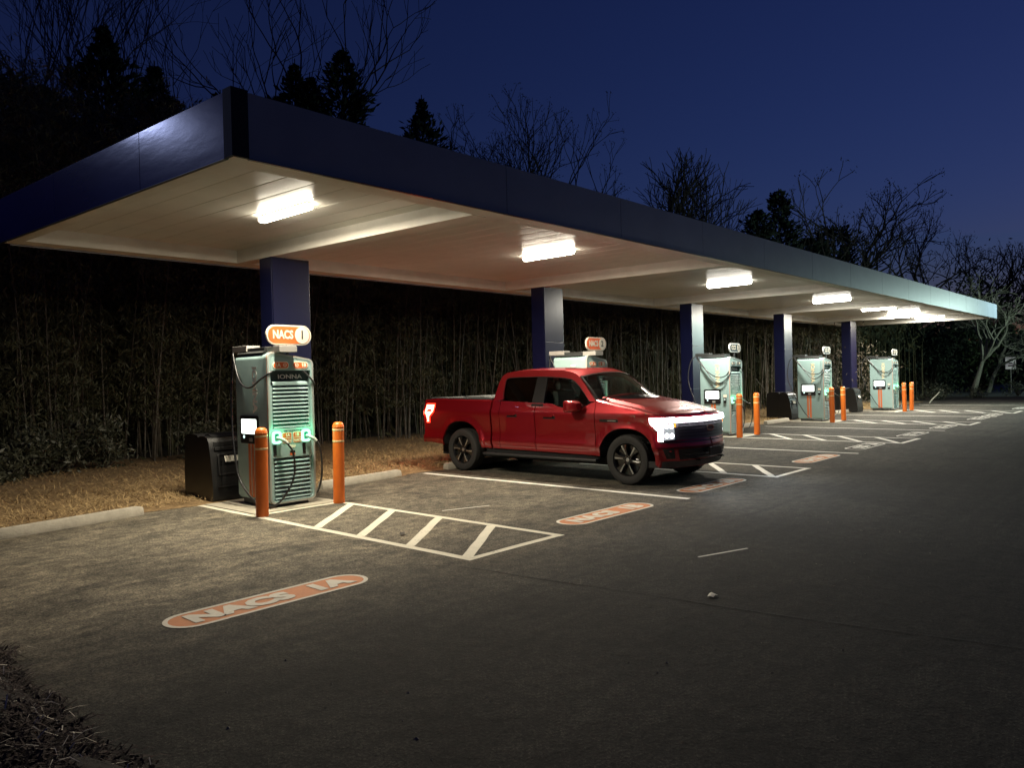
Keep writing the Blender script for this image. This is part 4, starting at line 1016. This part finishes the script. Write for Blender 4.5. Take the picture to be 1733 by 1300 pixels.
# oval emblem
zc = .885
def em(a, b, d): 
    base = cp(nose_len(zc)-abs(a)-1e-4, zc+b, d, -1 if a <= 0 else 1); return base
ov = [(.115*math.cos(R(q)), .046*math.sin(R(q))) for q in range(0,360,15)]; oi = [(.098*math.cos(R(q)), .033*math.sin(R(q))) for q in range(0,360,15)]
g = MB(); g.ring(ov, oi, em, .012, .026); eb = g.build("emblem", M_chrome, truck)
g = MB(); g.prism(oi, em, .012, .020); g.build("emblem_field", mat("emblem_dark", (.02,.022,.035), .3), eb)
# bumper
nose_strip("bumper_gap", -.10, 0, .688, .702, M_well, .004)
nose_strip("lower_grille", .42, 0, .42, .585, M_trim, .008)
nose_strip("bumper_lip", -.10, 0, .30, .40, M_board, .012)
for z in (.455,.50,.545): nose_strip("lower_slat", .46, 0, z, z+.012, M_board, .014)
nose_strip("bumper_crease", .05, 0, .610, .618, M_trim, .003)
for sg in (-1, 1):
    nose_patch("fog_recess", [(.16,.60),(.34,.60),(.34,.44),(.20,.44)], M_trim, .004, truck, sg)
    g = MB(); c0 = Vector(cp(.78,.40,.03,sg)); g.tube([c0+Vector((-.03,.02,0)), c0+Vector((-.03,-.05,0)), c0+Vector((.03,-.05,0)), c0+Vector((.03,.02,0))], .012, 8); g.build("tow_hook", M_trim, truck)
g = MB(); lp = [(-.19,-.065),(.19,-.065),(.19,.065),(-.19,.065)]; g.prism(lp, lambda a,b,d: TP(a, 5.89+d, .52+b), .0, .02); g.build("plate_holder", M_black, truck, bevel=.004)
# wheels
def wheel(s, t):
    y = 2.9-t; cz = .402
    Fw = lambda a, b, d: (s*d, y+a, cz+b)
    w = thing_part("wheel", truck)
    g = MB(); g.lathe([(.265,.725),(.30,.735),(.345,.728),(.385,.742),(.398,.765),(.402,.80),(.402,.92),(.398,.955),(.385,.985),(.345,1.000),(.30,.990),(.268,.985),(.258,.93),(.258,.74)], 48, fn=lambda a,b,h: Fw(a,b,h))
    g.build("tyre", M_tyre, w, smooth=40)
    g = MB()
    for k in range(60):
        a = 2*math.pi*k/60
        for d0, d1 in ((.79,.845),(.875,.93)):
            c, n_ = math.cos(a), math.sin(a); c2, n2 = math.cos(a+.05), math.sin(a+.05)
            g.add([Fw(.4005*c,.4005*n_,d0),Fw(.4005*c2,.4005*n2,d0),Fw(.4005*c2,.4005*n2,d1),Fw(.4005*c,.4005*n_,d1),Fw(.408*c,.408*n_,d0),Fw(.408*c2,.408*n2,d0),Fw(.408*c2,.408*n2,d1),Fw(.408*c,.408*n_,d1)], [(4,5,6,7),(0,1,5,4),(1,2,6,5),(2,3,7,6),(3,0,4,7)])
    g.build("tread", M_tyre, w)
    g = MB(); g.lathe([(.06,.86),(.24,.86),(.252,.90),(.262,.962),(.255,.975),(.246,.965),(.236,.91),(.06,.885)], 48, fn=lambda a,b,h: Fw(a,b,h))
    g.lathe([(.001,.962),(.035,.962),(.045,.955),(.06,.93),(.06,.87),(.001,.87)], 24, fn=lambda a,b,h: Fw(a,b,h))
    rim = g.build("rim", M_rimblk, w, smooth=35)
    for k in range(6):
        a = 2*math.pi*k/6+.26
        def sp(r, tq, d): return Fw(r*math.cos(a)-tq*math.sin(a), r*math.sin(a)+tq*math.cos(a), d)
        g = MB()
        out = [(.05,-.026),(.10,-.020),(.16,-.034),(.247,-.062),(.250,.050),(.17,.022),(.10,.018),(.05,.026)]
        g.prism(out, lambda r, q, d: sp(r, q, d - .09*max(0,.12-r)), .915, .968)
        g.build("spoke", M_rimblk, w, bevel=.004)
        g = MB(); g.prism([(.085,-.014),(.15,-.028),(.238,-.058),(.241,-.030),(.16,-.012),(.09,-.004)], lambda r, q, d: sp(r, q, d-.09*max(0,.12-r)), .9685, .9715); g.build("machined_face", M_rimcut, w)
        g = MB(); aa = a+math.pi/6; g.lathe([(.010,.93),(.010,.955),(.006,.96)], 8, fn=lambda p,q,h: Fw(.055*math.cos(aa)+p, .055*math.sin(aa)+q, h)); g.build("lug_nut", M_chrome, w)
    g = MB(); g.lathe([(.03,.9625),(.03,.966),(.02,.968)], 20, fn=lambda a,b,h: Fw(a,b,h)); g.build("hub_cap", M_rimcut, w)
    g = MB(); g.lathe([(.05,.82),(.17,.82),(.17,.85),(.05,.85)], 28, fn=lambda a,b,h: Fw(a,b,h)); g.build("brake_disc", M_chrome, w)
def thing_part(name, parent):
    o = bpy.data.objects.new(name, None); C.objects.link(o); o.parent = parent; o.empty_display_size = .1; return o
for s in (-1, 1):
    for t in (WR, WF): wheel(s, t)
# underside and running boards
g = MB(); g.box((-.70, 2.9-5.5, .26), (.70, 2.9-.25, .50)); g.box((-.80,2.9-WR-.05,.36),(.80,2.9-WR+.05,.44)); g.box((-.80,2.9-WF-.05,.36),(.80,2.9-WF+.05,.44))
g.box((-.93, 2.9-4.26, .40),(.93, 2.9-1.72, .47)); g.build("underbody", M_well, truck)
for s in (-1, 1):
    g = MB(); g.prism([(.88,.33),(1.035,.335),(1.05,.36),(1.045,.385),(.88,.395)], lambda a,b,d: TP(s*a, d, b), 1.72, 4.30)
    for t_ in (2.0, 3.0, 4.0): g.box((min(s*.7,s*.9), 2.9-t_-.04, .36), (max(s*.7,s*.9), 2.9-t_+.04, .42))
    g.build("running_board", M_board, truck, bevel=.008)
    # arch lip, fender badge, marker glints
    for c, top in ((WR,.955),(WF,.905)):
        rows = []
        for a in range(-86, 87, 4):
            u = math.sin(R(a)); t_ = c+AW*u; z_ = arch(t_, c, AW*1.0001, top, .42); w_ = width(z_)+.022
            n_ = Vector((u, math.cos(R(a))*.9)).normalized()
            rows.append([TP(s*(w_-.03), t_, z_-.001), TP(s*(w_+.004), t_, z_-.002), TP(s*(w_+.004), t_+n_.x*.012, z_+n_.y*.012)])
        g = MB(); g.grid(rows); g.build("arch_lip", M_trim if False else M_red, truck, smooth=60, fix=False)
    g = MB(); g.prism(rrect(4.36,1.000,4.72,1.045,.010), lambda a,b,d: TP(s*(width(b)+d), a, b), -.004, .008); fb = g.build("fender_badge", M_trim, truck)
    g = MB(); g.box((min(s*(width(1.02)+.009), s*(width(1.02)+.0105)), 2.9-4.68, 1.017), (max(s*(width(1.02)+.009), s*(width(1.02)+.0105)), 2.9-4.52, 1.030)); g.build("badge_bar", M_chrome, fb)
# head lamp beams
for s in (-1, 1):
    ld = bpy.data.lights.new("headlight_beam", 'SPOT'); ld.energy = 150; ld.color = (.82,.91,1.0); ld.spot_size = R(110); ld.spot_blend = 1.0; ld.shadow_soft_size = .05
    lo = bpy.data.objects.new("headlight_beam", ld); C.objects.link(lo); lo.parent = truck
    lo.location = cp(.30,.86,.06,s); lo.rotation_euler = (R(90-9), 0, R(180))
# ------------------------------------------------------------------ vegetation
M_culm = mat("bamboo_culm", (.028,.023,.015), .6, col2=(.088,.068,.043), scale=2.0, stretch=(3,3,.4))
M_bleaf = mat("bamboo_leaf", (.028,.032,.012), .65, col2=(.070,.066,.028), scale=1.2)
M_bleaf_d = mat("thicket_leaf", (.028,.034,.012), .7, col2=(.065,.062,.024), scale=.8)
M_conif = mat("conifer_needles", (.016,.026,.014), .8, noise=.4, scale=1.5)
M_trunk = mat("dark_bark", (.035,.028,.022), .9, noise=.4, scale=4)
M_twig = mat("twig", (.045,.036,.030), .9, noise=.3, scale=4)
M_pale_bark = mat("pale_bark", (.22,.21,.17), .8, noise=.3, scale=3)
M_shrub = mat("shrub_leaf", (.026,.030,.016), .5, col2=(.075,.076,.048), scale=2)
def leaf(g, p, d, n, l, w):
    d = d.normalized(); s = d.cross(n)
    if s.length < 1e-4: s = d.orthogonal()
    s = s.normalized()*w; m = p+d*l*.45
    g.add([p, m+s, p+d*l, m-s], [(0,1,2,3)])
def edge_y(x):      # front edge of the grove
    return 18.0 - .075*(x-5) if x < 14 else 17.3-.175*(x-14) if x < 34 else 13.8-.30*(x-34)
def rv(r, a=1.0): return Vector((r.uniform(-a,a), r.uniform(-a,a), r.uniform(-a,a)))
def bamboo_meshes(seed, leafy, h):
    r = random.Random(seed); g = MB()
    lx, ly = r.gauss(0,.5), r.gauss(-.2,.4); bend = r.uniform(.3,1.2)
    P = []; n = 26
    for i in range(n+1):
        q = i/n; P.append(Vector((lx*q + .5*lx*bend*q**3 + .02*math.sin(q*9+seed), ly*q+ly*bend*q**3, h*q)))
    r0 = r.uniform(.014,.026)
    pts, rs = [], []
    for i in range(n):
        a, b = P[i], P[i+1]; rr_ = r0*(1-.75*(i/n))
        pts += [a, a+(b-a)*.04, a+(b-a)*.5]; rs += [rr_*1.25, rr_, rr_]
    g.tube(pts, rs, 5)
    for i in range(3 if leafy else 9, n):       # side branches
        if r.random() < .55:
            p = P[i]; a = r.uniform(0, 6.28); l = r.uniform(.3,.9)
            d = Vector((math.cos(a), math.sin(a), r.uniform(.2,.9)))
            g.tube([p, p+d*l*.5, p+d*l+Vector((0,0,-.1))], [.005,.004,.002], 3, cap=False)
    culm = g; f = MB()
    for i in range(4 if leafy else 13, n+1):
        p0 = P[i]; k = (6 if leafy else 4)
        for _ in range(k):
            a = r.uniform(0, 6.28); l = r.uniform(.15,.95)
            c = p0+Vector((math.cos(a)*l, math.sin(a)*l, r.uniform(-.25,.35)))
            for q in range(9):
                d = Vector((r.gauss(0,.6), r.gauss(0,.6), -r.uniform(.25,1.1)))
                leaf(f, c+rv(r,.10), d, rv(r), r.uniform(.11,.24), r.uniform(.009,.016))
    return culm, f
r = random.Random(21)
protos = []
for i in range(10):
    leafy = i < 5
    cu, fo = bamboo_meshes(100+i, leafy, r.uniform(8.0, 10.5))
    t = cu.build("bamboo", M_culm, smooth=60, fix=False); fo.build("foliage", M_bleaf, t, fix=False); t["top"] = max(v[2] for v in fo.v)
    protos.append((t, leafy, [0]))
LB_LEAFY = "leafy bamboo stalk in the left half of the dense dark grove behind the canopy"
LB_BARE = "tall bare bamboo stalk in the grove behind the right half of the canopy"
for i in range(292):
    if i < 105:
        x = r.uniform(3.6, 15.5); leafy = r.random() < .80
    else:
        x = 14+ (40-14)*r.random()**.9; leafy = r.random() < (.45 if x < 19 else .08)
    y = edge_y(x) + abs(r.gauss(0, .9)) + r.uniform(0, .7)
    cand = [p for p in protos if p[1] == leafy]; p = r.choice(cand)
    if p[2][0] == 0: o = p[0]; p[2][0] = 1
    else: o = copy_tree(p[0])
    o.location = (x, y, 0); o.rotation_euler = (r.gauss(0,.025), r.gauss(0,.03), r.uniform(0, 6.28))
    sc = min(r.uniform(.8, 1.12), (1.35+.395*y)/(p[0]["top"])); o.scale = (1.0, 1.0, sc)
    left = x < 14.8
    tag(o, LB_LEAFY if left else LB_BARE, "bamboo", "bamboo stalks in the left grove" if left else "bamboo stalks in the right grove")
    if not leafy and left: o["label"] = "thin bare bamboo stalk among the leafy ones in the left half of the grove"; o["group"] = "bare bamboo stalks in the left grove"
    elif leafy and not left: o["label"] = "leafy bamboo stalk among the bare ones in the right half of the grove"; o["group"] = "leafy bamboo stalks in the right grove"
for p in protos:
    if p[2][0] == 0:
        for ch in list(p[0].children): bpy.data.objects.remove(ch)
        bpy.data.objects.remove(p[0])
# thicket behind: leaf mass and far stalks that nobody could count
g = MB(); r = random.Random(77)
for _ in range(520):
    x = r.uniform(0, 47); y = edge_y(x)+r.uniform(1.2, 5.0); h = min(r.uniform(6, 9.5), 1.2+.395*y); q = r.uniform(.012,.022)
    g.tube([(x,y,0),(x+r.gauss(0,.15),y,h*.5),(x+r.gauss(0,.5),y+r.gauss(0,.3),h)], [q,q*.8,q*.3], 4, cap=False)
for _ in range(5600):
    x = r.uniform(-1, 47); y = edge_y(x)+r.uniform(1.0, 6.5); z = r.uniform(.0, min(9.5, 1.0+.39*y))
    if x > 15 and z < 3.0 and y < edge_y(x)+2.5: continue
    c = Vector((x, y, z))
    for q in range(6): leaf(g, c+rv(r,.30), Vector((r.gauss(0,.6), r.gauss(0,.6), -r.uniform(.1,1.0))), rv(r), r.uniform(.18,.42), r.uniform(.02,.05))
for _ in range(9000):       # dense shade deeper in
    x = r.uniform(-3, 60); y = edge_y(min(x,46))+r.uniform(5.0, 8.0); z = r.uniform(-.1, min(8.5, .3+.37*y))
    leaf(g, Vector((x,y,z)), Vector((r.gauss(0,1), r.gauss(0,.2), r.gauss(0,1))), Vector((0,1,0)), r.uniform(.8,1.5), r.uniform(.25,.5))
tag(g.build("bamboo_thicket", M_bleaf_d, fix=False), "dense dark bamboo and leaf mass filling the grove behind the front stalks", "thicket", kind="stuff")

def conifer(x, y, h, wid, seed, label, name="conifer_tree", group=None, sharp=1.0, z0=.0, m=None):
    r = random.Random(seed)
    t = thing(name, (x, y, z0), label, "tree", group)
    g = MB(); g.tube([(0,0,0),(.05,0,h*.5),(0,0,h*.98)], [.18,.11,.02], 7); g.build("trunk", M_trunk, t, smooth=60)
    f = MB(); n = int(120+h*9)
    for i in range(n):
        q = (i+.5)/n; z = h*(.10+.86*q); rad = 1.4*wid*((1-q)**(.72*sharp)*(.72+.45*r.random())+.02)*(.85+.25*math.sin(q*23+seed))
        for b in range(5):
            a = r.uniform(0, 6.28); l = rad*r.uniform(.55,1.0)
            d = Vector((math.cos(a), math.sin(a), r.uniform(.0,.55)))
            for k in range(5):
                p = Vector((0,0,z))+d*l*(.35+.16*k)+rv(r,.10*min(1,.2+l))
                leaf(f, p, d+rv(r,.6)+Vector((0,0,.35)), rv(r), r.uniform(.28,.5)*(.35+.65*min(1,l)), r.uniform(.03,.09))
    f.build("crown", m or M_conif, t, fix=False); return t
GR = "conifers rising behind the canopy"
conifer(10.05,27,14.3,2.7,1,"dark pointed conifer highest at the upper left corner of the canopy",group=GR,sharp=1.1)
conifer(11.9,27.5,13.6,2.6,2,"dark conifer second from left, rounded and lower beside the pointed one",group=GR)
conifer(8.0,26.5,11.4,2.6,3,"dark broad conifer at the left edge under the bare branches",group=GR)
conifer(14.6,28,13.4,2.6,4,"dark conifer just behind the canopy's near top corner",group=GR)
conifer(17.0,28,13.6,2.3,5,"dark bushy conifer right of the canopy's near top corner",group=GR)
conifer(18.3,27.5,15.0,1.9,6,"dark two-tipped conifer next to the narrow spire",group=GR,sharp=.9)
conifer(19.6,27,16.4,1.75,7,"narrow dark spire-shaped conifer standing tallest against the sky",group=GR,sharp=.62)
conifer(24.0,27,15.4,3.4,8,"dark conifer right of the gap after the narrow spire",group=GR,sharp=1.15)
conifer(22.6,26.5,13.0,2.2,9,"small dark conifer in the gap after the narrow spire",group=GR)
conifer(19.2,30,16.6,2.6,20,"dark broad conifer whose tip shows just left of the narrow spire",group=GR,sharp=.9)
conifer(6.9,27.5,12.2,3.0,13,"dark broad conifer cut off by the left edge of the picture",group=GR,sharp=.8)
conifer(9.0,29.5,12.4,3.2,14,"dark broad conifer filling the gap left of the pointed one",group=GR,sharp=.7)
conifer(13.2,29.5,13.2,3.0,15,"dark dense conifer between the second conifer and the canopy's near corner",group=GR,sharp=.7)
conifer(15.9,28.5,12.6,2.6,16,"low dark conifer mostly hidden behind the canopy's near corner",group=GR,sharp=.75)
conifer(21.2,28.0,13.4,1.9,17,"low dark conifer at the right foot of the narrow spire",group=GR)
conifer(25.4,27.5,13.4,2.2,18,"low dark conifer on the right flank of the one after the spire",group=GR)
conifer(47.0,18.0,10.2,2.6,19,"low dark conifer between the two taller ones over the canopy's right half",group=GR,sharp=.7)
conifer(43.4,18.2,12.6,2.4,10,"dark conifer above the middle of the canopy's right half",group=GR,sharp=.85)
conifer(41.2,18.5,11.2,2.4,12,"dark low conifer just left of the one above the canopy's right half",group=GR)
conifer(50.5,17.6,11.0,3.6,11,"dark broad conifer right of centre, behind the twiggy crowns",group=GR,sharp=.55)
def bare_tree(x, y, h, seed, label, spread=.55, levels=6, m=None, tips=False, group="bare winter trees", lean=(0,0), first=.30, thick=.17, up=.25, name="bare_tree", nkids=(2,3), z0=0, droop=0, rmin=.013):
    r = random.Random(seed); t = thing(name, (x, y, z0), label, "tree", group); m = m or M_twig
    tr, cr, tp = MB(), MB(), MB()
    def grow(p, d, l, rad, lv):
        k = 5 if lv < 2 else 4; pts = [p]; q = p; dd = d.copy()
        for i in range(k):
            dd = (dd + rv(r,.16) + Vector((0,0,up*.10-droop*.04*lv))).normalized(); q = q+dd*l/k; pts.append(q)
        rs = [max(rmin, rad*(1-.42*i/k)) for i in range(k+1)]
        (tr if lv == 0 else cr).tube(pts, rs, 7 if lv == 0 else 5 if lv < 3 else 3, cap=False)
        if lv >= levels:
            if tips:
                for _ in range(5): leaf(tp, q+rv(r,.14), rv(r)+Vector((0,0,.3)), rv(r), r.uniform(.08,.2), r.uniform(.012,.028))
            return
        n = r.randint(*nkids) if lv else r.randint(3,4)
        for c in range(n):
            a = r.uniform(0, 6.28); sp = spread*r.uniform(.55,1.25)
            perp = dd.orthogonal().normalized(); perp.rotate(Matrix.Rotation(a, 3, dd))
            nd = (dd*math.cos(sp)+perp*math.sin(sp)+Vector((0,0,up))).normalized()
            at = pts[-1] if c < 2 or lv == 0 else pts[r.randint(2, k-1)]
            grow(at, nd, l*r.uniform(.66,.86) if lv else l*r.uniform(.55,.85), rad*.62, lv+1)
    grow(Vector((0,0,0)), Vector((lean[0],lean[1],1)).normalized(), h*first, thick, 0)
    hh = max(v[2] for v in cr.v); s = h/hh
    for g_ in (tr, cr, tp): g_.v = [tuple(Vector(v)*s) for v in g_.v]
    tr.build("trunk", m, t, smooth=60, fix=False); c_ = cr.build("crown", m, t, smooth=60, fix=False)
    if tips: tp.build("seed_clusters", M_twig, c_, fix=False)
    return t
bare_tree(8.7,31,19.0,31,"bare tree with upright limbs at the far upper left edge",.42,6,rmin=.009)
bare_tree(12.4,33,20.5,32,"bare twiggy tree between the left edge and the pointed conifer",.48,6,rmin=.009)
bare_tree(15.5,33,21.0,33,"bare tree with thin crossing limbs behind the left conifers",.55,6,rmin=.009)
bare_tree(17.8,31,21.5,34,"tall wide bare tree standing behind the canopy's near corner",.60,6,thick=.24,rmin=.012)
bare_tree(29.6,29,17.2,35,"bare tree with clustered tips, left of the pair above the canopy",.60,6,tips=True,first=.30,thick=.30,up=.16,rmin=.014,nkids=(2,3))
bare_tree(33.8,27.5,17.6,36,"bare tree with clustered tips, right of the pair above the canopy",.58,6,tips=True,first=.28,thick=.28,up=.16,rmin=.014,nkids=(2,3))
bare_tree(36.4,22.0,14.6,37,"wide fan-shaped bare tree alone above the middle of the canopy",.62,6,first=.18,thick=.24,up=.16,nkids=(3,3),rmin=.011)
bare_tree(40.4,20.5,12.6,38,"thin bare tree just left of the dark conifer on the right",.40,5,first=.3)
bare_tree(47.5,19.5,12.6,39,"thin bare tree between the two dark conifers on the right",.42,5)
bare_tree(53.5,16.8,14.2,40,"large bare tree with clustered tips over the canopy's right half",.62,6,tips=True,first=.22,thick=.30,up=.14,rmin=.017)
bare_tree(58.5,16.4,14.0,41,"bare tree with spreading limbs at the right end of the tree line",.66,6,tips=True,first=.25,lean=(.1,-.25),thick=.28)
bare_tree(66,14.6,11.6,42,"bare leaning tree whose limbs reach past the canopy's far tip",.70,5,tips=True,first=.3,lean=(.1,-.45),thick=.26)
# lit trees beyond the far end of the lot
def bush(name, x, y, w, h, seed, label, m, n=700, l=(.10,.22), cat="shrub", trunk=True, group=None):
    r = random.Random(seed); t = thing(name, (x, y, 0), label, cat, group); g = MB(); st = MB()
    cl = [Vector((r.gauss(0,w*.42), r.gauss(0,w*.42), h*r.uniform(.12,.92))) for _ in range(int(10+w*6))]
    for c in cl: st.tube([(0,0,0), c*.5+rv(r,.1*w), c], [.02*w+.006,.012*w+.004,.004], 4, cap=False)
    for _ in range(n):
        c = r.choice(cl); p = c+Vector((r.gauss(0,.22*w), r.gauss(0,.22*w), r.gauss(0,.15*h))); p.z = max(.03, p.z)
        leaf(g, p, rv(r)+Vector((0,0,.3)), rv(r), r.uniform(*l), r.uniform(.014,.032)*l[1]/.2)
    st.build("stems", M_trunk, t, fix=False); g.build("foliage", m, t, fix=False); return t
bare_tree(53.0,10.5,7.6,51,"pale leaning bare tree lit by an unseen lamp past the end of the lot",.75,6,M_pale_bark,first=.26,lean=(.35,-.1),thick=.16,up=.12,droop=.25,group="lit bare trees")
bare_tree(59.5,10.9,6.0,52,"pale drooping bare tree at the right edge past the lot",.8,6,M_pale_bark,first=.25,lean=(.1,-.2),thick=.12,up=.10,droop=.5,group="lit bare trees")
M_green = mat("evergreen_leaf", (.030,.050,.018), .6, col2=(.07,.10,.04), scale=1.0)
bush("evergreen_tree", 63.5, 12.0, 3.3, 8.2, 53, "rounded evergreen tree at the right edge beyond the pale bare trees", M_green, 5200, (.25,.5), "tree")
bush("evergreen_tree", 57.5, 14.0, 2.6, 5.2, 54, "dark evergreen between the canopy's tip and the pale bare tree", M_conif, 3600, (.25,.5), "tree")
for i,(x,y,w,h,lb) in enumerate([(46.0,11.0,.7,.85,"small shrub at the lot's far edge, nearest the farthest charger"),(47.5,10.9,.6,.7,"small shrub at the lot's far edge, second from the farthest charger"),(49.6,9.6,.6,.6,"low round shrub before the pale leaning tree's trunk"),(53.0,8.2,.7,.8,"round dark shrub at the right edge before the far road"),(48.6,12.0,.8,1.0,"taller shrub in the dark behind the far end of the lot")]):
    bush("shrub", x, y, w, h, 60+i, lb, M_shrub, 420, (.08,.18))
for i,(x,y,w,h,lb) in enumerate([(4.6,17.2,.75,.85,"leafy shrub at the far left edge of the straw bed"),(5.3,17.3,.7,1.15,"taller leafy shrub second from the left along the grove's foot"),(6.2,17.4,.6,.95,"leafy shrub third from the left at the foot of the grove"),(8.4,17.2,.7,.9,"sparse shrub at the grove's foot left of the first waste bin"),(4.0,16.6,.6,.6,"low leafy shrub in front of the leftmost one")]):
    bush("shrub", x, y, w, h, 70+i, lb, M_shrub, 1300, (.09,.17))
# wood beyond the far road
g = MB(); r = random.Random(5)
for _ in range(9000):
    q = r.random(); x = 70+q*70; y = r.uniform(9, 60) if q > .3 else r.uniform(14.5, 40); z = min(abs(r.gauss(0, 3.0)), 2.5+.045*x)*(.75+.25*math.sin(x*.35+y*.5))
    leaf(g, Vector((x, y, z)), rv(r)+Vector((0,0,.4)), Vector((1,0,0))+rv(r,.3), r.uniform(.8,1.6), r.uniform(.25,.5))
tag(g.build("wood", M_conif, fix=False), "dark distant wood beyond the road at the right edge", "wood", kind="stuff")
# far sign, fallen stalks, dry seed-head plant behind the last charger
t = thing("road_sign", (60.5, 9.75, 0), "small white sign on a post across the far road", "sign")
g = MB(); g.tube([(0,0,0),(0,0,2.4)], .035, 8); g.build("pole", M_ltgrey, t)
g = MB(); g.box((-.04,-.30,1.55),(-.02,.30,2.35)); sg = g.build("sign_plate", mat("sign_white", (.8,.8,.78), .5, emit=(1,1,1), estr=.12), t, bevel=.01)
for z, w in ((2.12,.14),(1.95,.10),(1.78,.14)):
    g = MB(); g.box((-.047,-w,z-.04),(-.041,w,z+.04)); g.build("sign_mark", M_sign_black, sg)
def fallen(a, b, rr_, label, m=None):
    A, B = Vector(a), Vector(b); g = MB(); g.tube([A-A, (B-A)*.33+Vector((0,0,.03)), (B-A)*.66, B-A], [rr_,rr_,rr_*.9,rr_*.7], 6)
    o = g.build("fallen_stalk", m or M_culm, smooth=60); o.location = A; tag(o, label, "bamboo stalk")
fallen((7.2,15.6,.52),(9.3,16.6,.62),.018,"fallen bamboo stalk propped level behind the first waste bin")
fallen((41.9,10.2,.02),(42.6,9.9,.55),.03,"broken pale stake leaning at the far end of the lot", M_pale_bark)
fallen((30.0,13.2,.05),(31.4,13.9,1.7),.022,"bamboo stalk leaning left behind the fourth charger")
fallen((31.6,13.3,.05),(30.4,13.9,1.5),.02,"bamboo stalk leaning right behind the fourth charger")
bush("seedhead_plant", 36.9, 12.4, 1.5, 3.1, 91, "tall plant with dry brown seed heads behind the farthest charger", mat("dry_seed", (.10,.08,.055), .9), 1300, (.10,.2), "plant")
